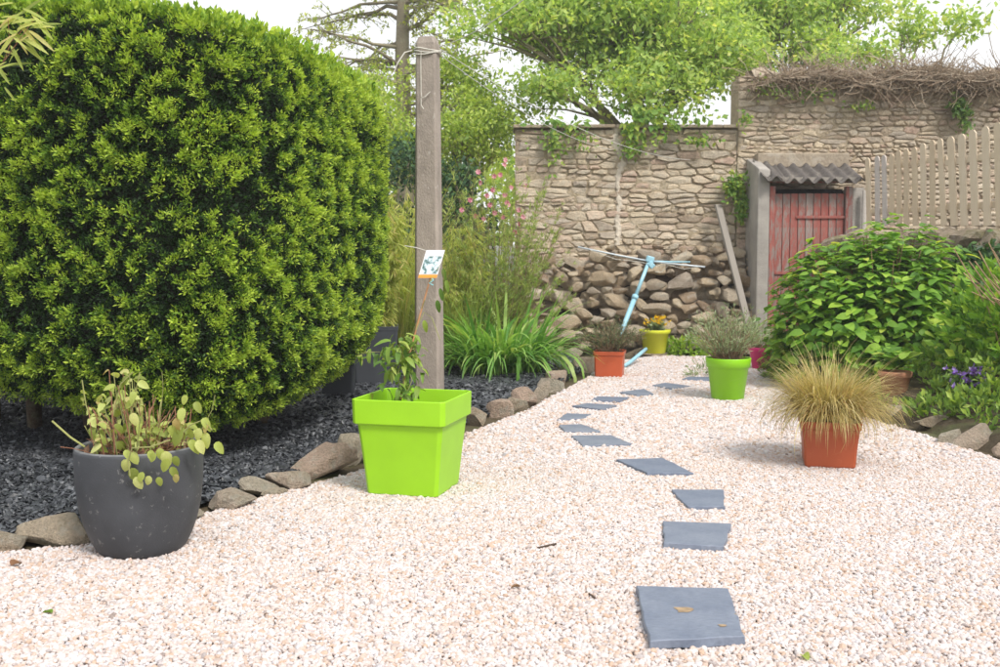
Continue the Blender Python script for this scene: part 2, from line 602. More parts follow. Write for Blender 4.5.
for k, q in enumerate(SLAB_W):
    cx = sum((p for p in q), Vector()) / 4
    th = .03
    zt_ = q[0].z
    top, bot = [], []
    n = 4
    for i in range(4):
        a, b = q[i], q[(i + 1) % 4]
        for s in (0, .1, .22, .36, .5, .63, .77, .9):
            p = a.lerp(b, s) - cx
            if s:
                p += Vector((random.uniform(-1, 1), random.uniform(-1, 1), 0)) * .005
            top.append((p.x, p.y, 0))
            bot.append((p.x * 1.0 + random.uniform(-.006, .003), p.y * 1.0 - random.uniform(-.002, .008), -th))
    nn = len(top)
    mb = MB()
    mb.add(top + bot, [tuple(range(nn - 1, -1, -1))] + [tuple(range(nn, 2 * nn))] + [(i, (i + 1) % nn, nn + (i + 1) % nn, nn + i) for i in range(nn)])
    me = mb.mesh('stepping_slab')
    import bmesh
    bm = bmesh.new(); bm.from_mesh(me); bmesh.ops.recalc_face_normals(bm, faces=bm.faces); bm.to_mesh(me); bm.free()
    o = link('stepping_slab', me, M['slate'], loc=(cx.x, cx.y, zt_))
    b = o.modifiers.new('b', 'BEVEL'); b.width = .003; b.segments = 1
    o.rotation_euler = (random.uniform(-.01, .01), random.uniform(-.01, .01), 0)
    tag(o, SLAB_LABEL[k], 'slate slab', 'slate stepping slabs laid in the gravel')
    if k == 0:
        g = G(683, 610, .046) - cx
        stain((g.x, g.y, .0015), .028, M['mud'], o)
        g = G(722, 626, .046) - cx
        stain((g.x, g.y, .0015), .012, M['mud'], o)

# slate bed behind the stone edging
bedp = [(-300, 700), (-60, 566), (0, 546), (80, 540), (200, 508), (290, 482), (350, 462), (430, 436), (480, 420), (530, 401), (562, 385), (585, 370)]
BP = [G(*p) for p in bedp] + [Vector((.9, 12.6, 0)), Vector((-.9, 13, 0)), Vector((-4.5, 12.6, 0)), Vector((-6, 8, 0)), Vector((-6, 2.5, 0))]
mb = MB()
mb.add([(p.x, p.y, .02) for p in BP], [tuple(range(len(BP)))])
m, t, o = nodes('slate_bed_base')
v = t.nodes.new('ShaderNodeTexVoronoi'); v.inputs['Scale'].default_value = 45
t.links.new(coords(t), v.inputs['Vector'])
principled(t, o, rampn(t, [(0, (.02, .024, .03)), (1, (.06, .07, .085))], v.outputs['Color']), .7, bump(t, v.outputs['Distance'], .9, .02))
me = mb.mesh('slate_bed')
structure('slate_bed', me, m)
M['chip'] = pebble_mat('slate_chip', [(0, (.016, .019, .024)), (.5, (.034, .038, .046)), (.85, (.065, .072, .084)), (1, (.15, .16, .175))], .5, .6)
P = ground_points(BP, .017, .026, 7.0, ymax=12.6)
hz = np.clip((vnoise(np.stack([P[:, 0], P[:, 1], P[:, 0] * 0], 1), 3.0) - .3) * .05, 0, .05)
P = np.concatenate([P, hz[:, None]], 1)
gn_stones('slate_chippings', P, M['chip'], 1, .45, .35, base_scale=1.35, zoff=.022, zjit=.02)

# ------------------------------------------------------------------ stones and rocks
_ico = {}
def ico(sub):
    if sub not in _ico:
        bm = bmesh.new()
        bmesh.ops.create_icosphere(bm, subdivisions=sub, radius=1)
        v = np.array([q.co[:] for q in bm.verts])
        f = [tuple(x.index for x in q.verts) for q in bm.faces]
        bm.free()
        _ico[sub] = (v, f)
    return _ico[sub]
def rock_mesh(size, seed, cuts=9, sub=2, rough=.06, name='stone', smooth=False):
    """angular broken stone: a rounded block sliced by random planes"""
    r = np.random.default_rng(seed)
    v, f = ico(sub)
    q = r.normal(size=4); q /= np.linalg.norm(q)
    v = v / (np.abs(v) ** 4).sum(1, keepdims=True) ** .25
    for _ in range(cuts):
        n = r.normal(size=3); n /= np.linalg.norm(n)
        d = r.uniform(.55, .88)
        s_ = v @ n
        k = s_ > d
        v[k] -= np.outer(s_[k] - d, n)
    off = r.uniform(0, 50, 3)
    v *= (1 + rough * (vnoise(v + off, 3.0) - .5) * 2)[:, None]
    sh = r.normal(0, .16, 3)
    v[:, 0] += sh[0] * v[:, 2]; v[:, 2] += sh[1] * v[:, 0]; v[:, 1] += sh[2] * v[:, 0]
    v *= np.array(size) / 2 / 1.08
    return mesh_np(name, v, f, smooth=smooth)
WARM = [(0, (.25, .185, .12)), (.2, (.36, .275, .17)), (.4, (.44, .35, .22)), (.6, (.39, .33, .24)), (.8, (.50, .41, .27)), (1, (.30, .22, .155))]
M['wallstone'] = stone('wall_stone', [(0, (.40, .32, .245)), (.15, (.58, .49, .375)), (.3, (.72, .62, .47)), (.42, (.50, .44, .37)), (.55, (.70, .61, .48)), (.7, (.56, .42, .34)), (.85, (.65, .56, .43)), (1, (.43, .37, .31))], lichen=(.56, .52, .42), amt=.5, scale=1.6, bstr=1.0, dist=.03)
M['rubble'] = stone('rubble_stone', [(0, (.30, .22, .155)), (.25, (.50, .39, .27)), (.5, (.62, .52, .38)), (.75, (.40, .34, .28)), (1, (.64, .56, .44))], lichen=(.50, .48, .42), amt=.5, scale=2.2, bstr=1.1, dist=.035)
M['edging'] = stone('edging_stone', [(0, (.46, .37, .28)), (.3, (.62, .53, .41)), (.6, (.56, .51, .42)), (1, (.62, .47, .38))], lichen=(.64, .61, .53), amt=.6, moss=.22, scale=2.6, bstr=1.2, dist=.035)
M['mortar'] = stone('earth_mortar', [(0, (.46, .385, .275)), (1, (.50, .42, .305))], lichen=(.58, .51, .40), amt=.7, scale=1.0, bstr=1, dist=.05)

def edging(name, label, lst, seed):
    th = thing(name, label, 'stone edging', G(*lst[len(lst) // 2][:2]))
    for i, (x0, x1, y0, y1) in enumerate(lst):
        c = G((x0 + x1) / 2, y1 - .15 * (y1 - y0))
        px = F / c.y
        wx, hz = (x1 - x0) / px, (y1 - y0) / px * .95
        o = link('stone', rock_mesh((wx * 1.22, wx * .8, max(hz * (1.0 if i < 6 else (1.2 if i < 12 else 1.65)), .07)), seed + i, cuts=9, sub=3, rough=.05), M['edging'], th)
        o.location = c + Vector((0, wx * .15, hz * .3)) - th.location
        o.rotation_euler = (random.uniform(-.15, .15), random.uniform(-.12, .12), random.uniform(-.5, .5))
    return th
edging('stone_edging', 'row of rough mossy stones edging the dark slate bed', [
 (-60, -25, 535, 575), (-30, 18, 524, 557), (18, 90, 511, 550), (90, 140, 505, 540), (140, 205, 498, 530), (203, 252, 487, 514), (243, 282, 477, 499), (258, 286, 488, 499), (268, 308, 469, 494),
 (289, 360, 442, 480), (333, 364, 432, 470), (364, 400, 440, 465), (400, 430, 432, 455), (430, 462, 424, 446), (460, 488, 405, 428), (486, 512, 403, 419), (501, 527, 396, 413),
 (514, 538, 390, 408), (529, 548, 387, 404), (537, 564, 377, 394), (545, 569, 370, 387), (556, 574, 362, 378), (571, 596, 360, 374), (590, 612, 356, 366)], 100)
edging('stone_edging', 'rough stones edging the planted bank beneath the hydrangea', [
 (862, 890, 398, 412), (886, 915, 404, 420), (915, 955, 413, 433), (935, 966, 428, 448), (952, 1002, 424, 451), (994, 1030, 440, 462), (1025, 1075, 448, 475), (1070, 1130, 462, 496)], 300)

def course_wall(name, label, x0, x1, z0, z1, Y, seed, depth=.5, holes=(), hs=(.055, .125)):
    rnd = random.Random(seed)
    th = thing(name, label, 'stone wall', ((x0 + x1) / 2, Y, 0))
    ox = th.location
    mb = MB()
    mb.box(((x0 + x1) / 2 - ox.x, depth / 2 + .03, (z0 + z1) / 2), (x1 - x0 - .04, depth, z1 - z0 - .02))
    part('wall_core', mb, M['mortar'], th)
    nx, nz = int((x1 - x0) / .04), int((z1 - z0) / .04)
    gx, gz = np.meshgrid(np.linspace(x0, x1, nx + 1), np.linspace(z0, z1 - .01, nz + 1))
    gv = np.stack([gx.ravel(), gx.ravel() * 0, gz.ravel()], 1)
    gv[:, 1] = .0165 - .022 * vnoise(gv, 2.2) - .012 * vnoise(gv, 11)
    gv[:, 0] -= ox.x
    gf = [(j * (nx + 1) + i, j * (nx + 1) + i + 1, (j + 1) * (nx + 1) + i + 1, (j + 1) * (nx + 1) + i) for j in range(nz) for i in range(nx)]
    link('mortar', mesh_np('mortar', gv, gf, smooth=True), M['mortar'], th)
    ST = 3.0                                   # stones lie flat: distances across count for less
    P_ = []
    z = z0
    while z < z1:
        h = rnd.choice([rnd.uniform(hs[0] * .7, hs[0] * 1.2), rnd.uniform(*hs), rnd.uniform(*hs), rnd.uniform(hs[1], hs[1] * (1.6 if z > 1.3 else 1.9))])
        x = x0 + rnd.uniform(-.1, .2)
        while x < x1 + .1:
            wd = max(.09, h * rnd.choice([rnd.uniform(.8, 1.8), rnd.uniform(1.5, 4.6)]))
            if h > hs[1] * .9 and z > 1.3 and rnd.random() < .5:
                P_ += [(x + wd * .5, z + h * .25), (x + wd * rnd.uniform(.3, .7), z + h * .75)]
            else:
                P_.append((x + wd * .5, z + h * (.5 + rnd.uniform(-.14, .14)) + .03 * math.sin(x * 1.9 + z * 3)))
            x += wd
        z += h
    A_ = np.array(P_); B_ = A_ / np.array((ST, 1.0))
    cells = []
    for i in range(len(A_)):
        poly = [(x0 / ST, z0), (x1 / ST, z0), (x1 / ST, z1), (x0 / ST, z1)]
        dd = ((B_ - B_[i]) ** 2).sum(1)
        for j in np.argsort(dd)[1:26]:
            mx_, mz_ = (B_[i] + B_[j]) / 2
            nx_, nz_ = B_[j] - B_[i]
            new = []
            for k in range(len(poly)):
                p, q = poly[k], poly[(k + 1) % len(poly)]
                dp = (p[0] - mx_) * nx_ + (p[1] - mz_) * nz_
                dq = (q[0] - mx_) * nx_ + (q[1] - mz_) * nz_
                if dp <= 0: new.append(p)
                if dp * dq < 0:
                    t_ = dp / (dp - dq)
                    new.append((p[0] + (q[0] - p[0]) * t_, p[1] + (q[1] - p[1]) * t_))
            poly = new
            if len(poly) < 3: break
        if len(poly) >= 3:
            cells.append([(p[0] * ST, p[1]) for p in poly])
    n = 0
    extra = MB()
    for poly in cells:
        g = .0035 + rnd.uniform(0, .006)
        mxx = sum(p[0] for p in poly) / len(poly); mzz = sum(p[1] for p in poly) / len(poly)
        a, b = min(p[0] for p in poly), max(p[0] for p in poly)
        hgt = max(p[1] for p in poly) - min(p[1] for p in poly)
        if b - a < .05 or hgt < .03: continue
        c = []
        for k, p in enumerate(poly):
            q = poly[(k + 1) % len(poly)]
            if math.hypot(p[0] - q[0], p[1] - q[1]) < .03: continue
            c.append((p[0] + (g if p[0] < mxx else -g) + rnd.uniform(-.006, .006), p[1] + (g if p[1] < mzz else -g) * .8 + rnd.uniform(-.004, .004)))
        if len(c) < 3: continue
        nc = len(c)
        cx, cz = sum(p[0] for p in c) / nc, sum(p[1] for p in c) / nc
        if any(hx0 < cx < hx1 and hz0 < cz < hz1 for hx0, hx1, hz0, hz1 in holes):
            continue
        ring = []
        for k in range(nc):
            p, q = c[k], c[(k + 1) % nc]
            L = math.hypot(q[0] - p[0], q[1] - p[1])
            cut = min(.3, .016 / max(L, .05)) * rnd.uniform(.6, 1.5)
            cut2 = min(.3, .016 / max(L, .05)) * rnd.uniform(.6, 1.5)
            for s in (cut, .5, 1 - cut2):
                x = p[0] + (q[0] - p[0]) * s
                z = p[1] + (q[1] - p[1]) * s
                if s == .5:
                    x += (cx - x) * rnd.uniform(-.02, .08); z += (cz - z) * rnd.uniform(-.06, .2)
                ring.append((x, z))
        pr = rnd.choice([rnd.uniform(.003, .02), rnd.uniform(.012, .038)])
        tx, tz = rnd.uniform(-.06, .06), rnd.uniform(-.12, .12)
        sm = min(b - a, hgt)
        ins = min(.013, sm * .12)
        V = []
        for lv, (dd, iv) in enumerate(((.022, 0), (-pr * .45, .2), (-pr, 1.0))):
            for (x, z) in ring:
                d = math.hypot(x - cx, z - cz) + 1e-6
                xx, zz_ = x + (cx - x) / d * ins * iv, z + (cz - z) / d * ins * iv
                yy = dd + (0 if lv == 0 else (tx * (x - cx) + tz * (z - cz)) + rnd.uniform(-.003, .003))
                V.append((xx - cx, yy, zz_ - cz))
        V.append((0, -pr - rnd.uniform(0, .012), 0))
        m_ = len(ring)
        Fc = []
        for lv in range(2):
            for k in range(m_):
                k2 = (k + 1) % m_
                Fc.append((lv * m_ + k, lv * m_ + k2, (lv + 1) * m_ + k2, (lv + 1) * m_ + k))
        for k in range(m_):
            Fc.append((2 * m_ + k, 2 * m_ + (k + 1) % m_, 3 * m_))
        n += 1
        big = (b - a) > .15 and sm > .055
        if big and n < 298:
            s_ = MB(); s_.add(V, Fc)
            part('stone', s_, M['wallstone'], th, loc=(cx - ox.x, 0, cz))
        else:
            extra.add([(x + cx - ox.x, y, z + cz) for x, y, z in V], Fc)
    if extra.n:
        part('small_stones', extra, M['wallstone'], th, kind='stuff')
    return th
WY = 13.6
XL, XM = W(515, 200, WY).x, W(738, 100, WY).x
ZL, ZR = W(600, 129, WY).z, W(800, 76, WY).z
XR = 8.6
lowwall = course_wall('stone_wall', 'lower stretch of old rubble stone wall behind the heap, with a white mortar streak', XL, XM, 0, ZL, WY, 5, holes=[(XL, XM - .15, 0, .75)])
hiwall = course_wall('stone_wall', 'taller stretch of old stone wall behind the red door, topped with dead creeper', XM, XR, 0, ZR, WY - .02, 9, holes=[(3.75, 4.9, 0, 1.9), (5.6, XR, 0, 1.2)], hs=(.05, .105))
# coping, streak
mb = MB()
x = XL - .03
cop = thing('wall_coping', 'thin grey coping slabs along the top of the lower stone wall', 'coping', ((XL + XM) / 2, WY, ZL))
k = 0
while x < XM - .1:
    wd = min(random.uniform(.45, .8), XM - x)
    s_ = MB(); s_.box((0, 0, 0), (wd - .012, .62, .045), rz=random.uniform(-.01, .01), ry=random.uniform(-.008, .008))
    part('slab', s_, M['edging'], cop, bevel=.008, loc=(x + wd / 2 - cop.location.x, .24 + random.uniform(-.015, .015), .03))
    x += wd
M['lime'] = plain('lime_mortar', (.62, .55, .45), .95, .25, 12, .9, .02)
mb = MB()
pts = [(617, 128), (616, 140), (619, 152), (623, 163), (618, 176), (618, 190), (620, 205), (617, 218), (619, 232), (617, 245)]
V, Fc = [], []
for i, (x, y) in enumerate(np.array([(np.interp(s, range(len(pts)), [p[0] for p in pts]), np.interp(s, range(len(pts)), [p[1] for p in pts])) for s in np.linspace(0, 9, 46)])):
    wv = (5.5 if y < 150 else 3.8) * random.uniform(.5, 1.3)
    for s in (-1, -.5, 0, .5, 1):
        p = W(x + s * wv + random.uniform(-.9, .9), y, WY - .026)
        p.y -= (1 - abs(s)) * .012 * random.uniform(.5, 1.3) - (.03 if abs(s) == 1 else 0)
        V.append(p - lowwall.location)
for i in range(45):
    for k in range(4):
        a = i * 5 + k
        Fc.append((a, a + 1, a + 6, a + 5))
mb.add(V, Fc)
part('mortar_streak', mb, M['lime'], lowwall)

# rubble heap at the wall foot
heap = thing('rubble_heap', 'tumbled heap of loose brown stones at the foot of the wall', 'rubble heap', (1.5, 12.9, 0))
def heap_pt(px, py, back=0):
    # slope from the foot (y~356) up to the wall (y~250)
    s = np.clip((354 - py) / 105, 0, 1)
    Y = 12.98 + s * .5 + back
    return W(px, py, Y)
pts = []
rnd = random.Random(3)
tries = 0
while tries < 9000:
    tries += 1
    x, y = rnd.uniform(520, 752), rnd.uniform(246, 354)
    top = 246 + (16 if x < 560 else 0) + (12 if 560 <= x < 600 else 0) + 4 * math.sin(x / 9)
    if y < top:
        continue
    r = rnd.choice([6, 8, 10, 12, 13]) if x > 580 else rnd.choice([5, 7, 8, 10, 12])
    if y < 275: r *= .75
    if all(((x - a) / 1.35) ** 2 + (y - b) ** 2 * 1.25 > ((r + c) * .76) ** 2 for a, b, c in pts):
        pts.append((x, y, r))
SPEC = [(575, 300, 15), (650, 310, 13)]
for i, (x, y, r) in enumerate(pts):
    p = heap_pt(x, y)
    pxm = F / p.y
    rr = 2.05 * r / pxm
    o = link('stone', rock_mesh((rr * rnd.uniform(1.15, 1.7), rr * 1.0, rr * rnd.uniform(.6, .95)), 1000 + i, cuts=9, rough=.07), M['rubble'], heap)
    o.location = p - heap.location
    o.rotation_euler = (rnd.uniform(-.4, .4), rnd.uniform(-.7, .7) * (1 if rnd.random() < .35 else .4), rnd.uniform(-.6, .6))
back = MB()
V, Fc = [], []
allm = []
for i in range(240):
    x, y = rnd.uniform(522, 750), rnd.uniform(262, 354)
    p = heap_pt(x, y, .26) - heap.location
    vv, ff = ico(1)
    rr = rnd.uniform(.09, .17)
    v2 = vv * np.array((rr * 1.3, rr, rr * .8)) * (1 + .25 * rng.normal(size=(len(vv), 1)) * .5)
    back.add(v2 + np.array(p), ff)
core = MB()
for (a, b, z) in ((XL + .1, XM - .02, 1.1),):
    core.add([(a - heap.location.x, .42, 0), (b - heap.location.x, .42, 0), (b - heap.location.x, .68, z), (a - heap.location.x, .68, z)], [(0, 1, 2, 3)])
part('inner_stones', back, M['rubble'], heap, kind='stuff')
part('earth_fill', core, M['soil'], heap)

# bank on the right
E = [G(765, 372), G(800, 388), G(862, 412), G(920, 430), G(1000, 455), G(1060, 472), G(1300, 560), Vector((3.6, 1.5, 0))]
bank_rows = []
for k, (dx, dy, z) in enumerate(((0, 0, -.02), (.12, .05, .07), (.6, .25, .22), (1.1, .45, .5), (1.7, .6, .9), (2.6, .7, 1.25), (5, .8, 1.5))):
    row = []
    for i, e in enumerate(E):
        yy = e.y + dy * (1.6 if i == 0 else 1)
        zz = z * (.35 if i == 0 else (.7 if i == 1 else 1))
        row.append((e.x + dx, yy, zz))
    bank_rows.append(row)
BR = np.array(bank_rows)
def bank_grid(nu=40, nv=50):
    V = []
    for a in np.linspace(0, len(BR) - 1, nu):
        i = min(int(a), len(BR) - 2); fa = a - i
        for b in np.linspace(0, len(E) - 1, nv):
            j = min(int(b), len(E) - 2); fb = b - j
            p = (BR[i, j] * (1 - fa) + BR[i + 1, j] * fa) * (1 - fb) + (BR[i, j + 1] * (1 - fa) + BR[i + 1, j + 1] * fa) * fb
            V.append(p)
    V = np.array(V)
    V[:, 2] += (vnoise(V, 3) - .5) * .08
    return V
V = bank_grid()
nv = 50
Fc = [(i * nv + j, i * nv + j + 1, (i + 1) * nv + j + 1, (i + 1) * nv + j) for i in range(39) for j in range(nv - 1)]
structure('bank', mesh_np('bank', V, Fc, smooth=True), M['earth'])
BANKV = V

# ------------------------------------------------------------------ generic plants
def tuft_leaves(centres, outdir, per, leaf, length, spread, tipv, lenvar=.35, tmpl=LEAF2, rad=.0, up=.3):
    """fans of leaves round each centre pointing outward"""
    n = len(centres)
    c = np.repeat(centres, per, 0)
    d = np.repeat(outdir, per, 0) + rng.normal(0, spread, (n * per, 3))
    d[:, 2] += up * rng.random(n * per)
    d /= np.linalg.norm(d, axis=1, keepdims=True)
    pos = c + d * (rng.random((n * per, 1)) * rad)
    nm = rdir(n * per) + np.repeat(outdir, per, 0) * .7
    nm[:, 2] += .5
    L = length * np.clip(rng.normal(1, lenvar, n * per), .4, 1.8)
    tp = np.clip(np.repeat(tipv, per) + rng.normal(0, .08, n * per), 0, 1)
    return scatter(tmpl[0], tmpl[1], pos, d, nm, L, tp)
def merge(parts_):
    V, Fs, T, o = [], [], [], 0
    for v, f, t_ in parts_:
        V.append(v); Fs.append(np.asarray(f) + o); T.append(t_ if t_ is not None else np.zeros(len(v)))
        o += len(v)
    return np.concatenate(V), np.concatenate(Fs), np.concatenate(T)

# hedge ---------------------------------------------------------------
hplan = [(-5.2, 6.9), (-3.6, 6.05), (-2.6, 5.6), (-1.85, 5.36), (-1.48, 5.5), (-1.2, 6.1), (-1.03, 6.8), (-.93, 7.5), (-1.02, 8.1), (-1.5, 8.7), (-3.0, 9.3), (-5.5, 9.3)]
def catmull(P, n):
    P = np.array(P, float)
    out = []
    m_ = len(P)
    for s in np.linspace(0, m_, n, endpoint=False):
        i = int(s); f = s - i
        p0, p1, p2, p3 = P[(i - 1) % m_], P[i % m_], P[(i + 1) % m_], P[(i + 2) % m_]
        out.append(.5 * ((2 * p1) + (-p0 + p2) * f + (2 * p0 - 5 * p1 + 4 * p2 - p3) * f * f + (-p0 + 3 * p1 - 3 * p2 + p3) * f ** 3))
    return np.array(out)
HC = catmull(hplan, 600)
seg = np.roll(HC, -1, 0) - HC
slen = np.linalg.norm(seg, axis=1)
cum = np.concatenate([[0], np.cumsum(slen)])
def hedge_top(x, y):
    return 2.52 + .13 * np.clip((-1.3 - x), 0, 3) - .03 * np.clip(y - 6.5, 0, 2)
def hedge_bot(x, y):
    return .26 + .10 * np.clip(-1.9 - x, 0, 3) + .1 * np.clip(y - 6, 0, 2)
def hedge_surface(n, s=None, zf=None, inset=0.0):
    s = rng.random(n) * cum[-1] if s is None else s
    i = np.clip(np.searchsorted(cum, s) - 1, 0, len(HC) - 1)
    f = ((s - cum[i]) / slen[i])[:, None]
    p = HC[i] + seg[i] * f
    nrm = np.stack([seg[i][:, 1], -seg[i][:, 0]], 1) / slen[i][:, None]
    zf = rng.random(n) if zf is None else zf
    tp, bt = hedge_top(p[:, 0], p[:, 1]), hedge_bot(p[:, 0], p[:, 1])
    z = bt + (tp - bt) * zf
    d0 = z - bt
    d1 = tp - z
    ins = .34 * np.exp(-d0 / .2) + .15 * np.exp(-d1 / .07) + inset
    nz = np.exp(-d1 / .12) - .8 * np.exp(-d0 / .2)
    P3 = np.concatenate([p - nrm * ins[:, None], z[:, None]], 1)
    N3 = np.concatenate([nrm * (1 - np.abs(nz[:, None]) * .6), nz[:, None]], 1)
    N3 /= np.linalg.norm(N3, axis=1, keepdims=True)
    return P3, N3
vis_lo, vis_hi = 0, cum[int(600 * 9.4 / 12)]
def hs(n):
    return rng.random(n) * (vis_hi - vis_lo) + vis_lo
hedge = thing('yew_hedge', 'large clipped yew hedge with bright new shoots on the left', 'hedge', (-2.4, 6.8, 0))
hl = np.array(hedge.location)
parts_ = []
P0, N0 = hedge_surface(62000, hs(62000))
young = vnoise(P0, 2.6) * .2 + vnoise(P0, 17.0) * .8
bare = vnoise(P0 + 40, 1.3)
keep = rng.random(len(P0)) < np.clip((young - .30) * 4, .05, 1)
keep &= rng.random(len(P0)) < np.clip((.86 - bare) * 6, .45, 1)
P1, N1, y1 = P0[keep], N0[keep], young[keep]
off = rng.uniform(-.025, .03, len(P1)) + (vnoise(P1, 17) - .5) * .05
tp = np.clip(.40 + (y1 - .52) * 2.3 + off * 9 + rng.normal(0, .2, len(P1)), 0.05, 1)
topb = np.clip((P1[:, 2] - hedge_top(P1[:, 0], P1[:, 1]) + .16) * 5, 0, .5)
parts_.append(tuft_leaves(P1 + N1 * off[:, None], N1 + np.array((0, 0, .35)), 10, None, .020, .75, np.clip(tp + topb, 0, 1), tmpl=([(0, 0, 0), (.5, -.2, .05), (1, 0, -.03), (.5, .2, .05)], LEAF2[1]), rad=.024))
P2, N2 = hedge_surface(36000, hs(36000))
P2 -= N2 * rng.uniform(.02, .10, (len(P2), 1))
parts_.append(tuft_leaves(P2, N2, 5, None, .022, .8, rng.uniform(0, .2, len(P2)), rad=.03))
nt_ = 5000                                          # the top
X = rng.uniform(-4.8, -.9, nt_ * 3); Y = rng.uniform(5.4, 9.0, nt_ * 3)
k = inpoly(X, Y, [tuple(p) for p in HC[::6]])
X, Y = X[k], Y[k]
PT = np.stack([X, Y, hedge_top(X, Y) + rng.uniform(-.05, .03, len(X)) + (vnoise(np.stack([X, Y, X * 0], 1), 6) - .5) * .07], 1)
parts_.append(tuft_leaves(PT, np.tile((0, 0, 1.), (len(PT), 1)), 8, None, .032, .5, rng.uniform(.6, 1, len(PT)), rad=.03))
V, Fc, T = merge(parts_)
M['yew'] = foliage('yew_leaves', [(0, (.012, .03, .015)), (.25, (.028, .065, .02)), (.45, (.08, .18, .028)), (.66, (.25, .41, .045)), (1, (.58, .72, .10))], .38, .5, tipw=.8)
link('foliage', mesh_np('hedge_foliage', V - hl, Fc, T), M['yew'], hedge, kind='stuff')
# inner twig mass
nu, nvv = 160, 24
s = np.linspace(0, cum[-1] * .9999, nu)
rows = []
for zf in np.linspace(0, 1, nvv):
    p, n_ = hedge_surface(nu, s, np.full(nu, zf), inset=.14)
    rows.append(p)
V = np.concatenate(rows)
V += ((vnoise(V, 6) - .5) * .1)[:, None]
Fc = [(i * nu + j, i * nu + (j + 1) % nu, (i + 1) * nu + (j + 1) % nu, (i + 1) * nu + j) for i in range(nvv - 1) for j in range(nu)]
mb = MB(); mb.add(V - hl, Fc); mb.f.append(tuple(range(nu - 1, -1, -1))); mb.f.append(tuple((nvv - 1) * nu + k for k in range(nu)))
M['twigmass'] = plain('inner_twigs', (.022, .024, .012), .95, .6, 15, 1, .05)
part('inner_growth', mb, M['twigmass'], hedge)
M['bark'] = stone('bark', [(0, (.12, .09, .06)), (1, (.17, .13, .09))], lichen=(.2, .2, .13), amt=.5, scale=2)
mb = MB()
for (x, y) in ((-2.1, 6.4), (-2.9, 6.9), (-3.8, 7.3), (-1.75, 7.2), (-3.3, 6.9), (-4.4, 7.4)):
    for k in range(3):
        a = random.uniform(0, 6.28)
        mb.tube([(x - hl[0], y - hl[1], 0), (x - hl[0] + .05 * math.cos(a), y - hl[1] + .05 * math.sin(a), .4), (x - hl[0] + .3 * math.cos(a), y - hl[1] + .3 * math.sin(a), 1.2)], [.05, .035, .02], 7)
part('trunk', mb, M['bark'], hedge, smooth=True)

# ------------------------------------------------------------------ concrete post with washing lines
M['conc'] = plain('concrete_post', (.31, .265, .225), .9, .22, 7, .8, .008, spots=(22, .62, (.52, .48, .43), .55), stretch=(1, 1, .55), fine=90)
M['conc2'] = plain('grey_concrete', (.34, .315, .285), .92, .2, 4, .8, .01, spots=(9, .56, (.33, .31, .28), .6), fine=50)
M['rope'] = plain('rope', (.55, .53, .47), .9, .2)
M['wire'] = plain('coated_wire', (.62, .61, .57), .5, .1)
pp = G(429, 415)
pp = Vector((W(429.5, 380, 7.6).x, 7.6, 0))
post = thing('washing_line_post', 'tall weathered concrete post with rope round its top behind the square green planter', 'post', pp, rz=R(-9))
ztop = W(431, 38, 7.6).z
mb = MB()
b, tt = .104, .079
def oct_(h, z, ch):
    return [(-h + ch, -h, z), (h - ch, -h, z), (h, -h + ch, z), (h, h - ch, z), (h - ch, h, z), (-h + ch, h, z), (-h, h - ch, z), (-h, -h + ch, z)]
rngz = [(-.3, b, .02), (ztop * .5, (b + tt) / 2, .018), (ztop - .05, tt, .016), (ztop, tt * .8, .02)]
for i, (z, h, ch) in enumerate(rngz):
    mb.v += oct_(h, z, ch); mb.n += 8
for i in range(3):
    mb.f += [(i * 8 + k, i * 8 + (k + 1) % 8, i * 8 + 8 + (k + 1) % 8, i * 8 + 8 + k) for k in range(8)]
mb.f.append(tuple(24 + k for k in range(8)))
part('shaft', mb, M['conc'], post, bevel=.004)
mb = MB()
for k in range(3):
    z = ztop - .10 - k * .014
    r = .093
    mb.tube([(r * 1.12 * math.cos(q) * min(1, 1 / max(abs(math.cos(q)), abs(math.sin(q))) * .9), r * 1.12 * math.sin(q) * min(1, 1 / max(abs(math.cos(q)), abs(math.sin(q))) * .9), z + .012 * math.sin(q * 2 + k)) for q in np.linspace(0, 2 * PI, 25)], .0055, 5)
mb.tube([(-.03, -.1, ztop - .12), (-.032, -.1, ztop - .2), (-.03, -.102, ztop - .42), (-.025, -.104, ztop - .46)], .003, 4)
mb.tube([(.04, -.1, ztop - .42), (0, -.106, ztop - .46), (-.03, -.106, ztop - .47), (-.03, -.106, ztop - .52), (-.01, -.106, ztop - .55)], .004, 4)
part('rope', mb, M['rope'], post)
mb = MB()
mb.tube([(-.11, -.05, ztop - .10), (-.16, -.08, ztop - .12), (-.21, -.1, ztop - .2), (-.24, -.1, ztop - .27)], .006, 5)
part('rope_end', mb, M['rope'], post)
def line(label, a, b, sag, r=.0035):
    mb = MB()
    L = (b - a)
    mb.tube([a + L * s - Vector((0, 0, sag * 4 * s * (1 - s))) - a for s in np.linspace(0, 1, 20)], r, 5)
    o = part('washing_line', mb, M['wire'], None, loc=a)
    return tag(o, label, 'washing line', 'washing lines tied to the concrete post')
A = Vector((pp.x, pp.y, ztop - .1))
line('upper washing line from the concrete post to the stone wall', A + Vector((.09, 0, .02)), W(690, 160, WY - .06), .18)
line('lower washing line from the concrete post to the stone wall', A + Vector((.09, .02, -.02)), W(612, 150, WY - .06), .12)
line('washing line rising from the post out of the top of the picture', A + Vector((.09, -.02, .03)), W(560, -30, 5.0), .05)

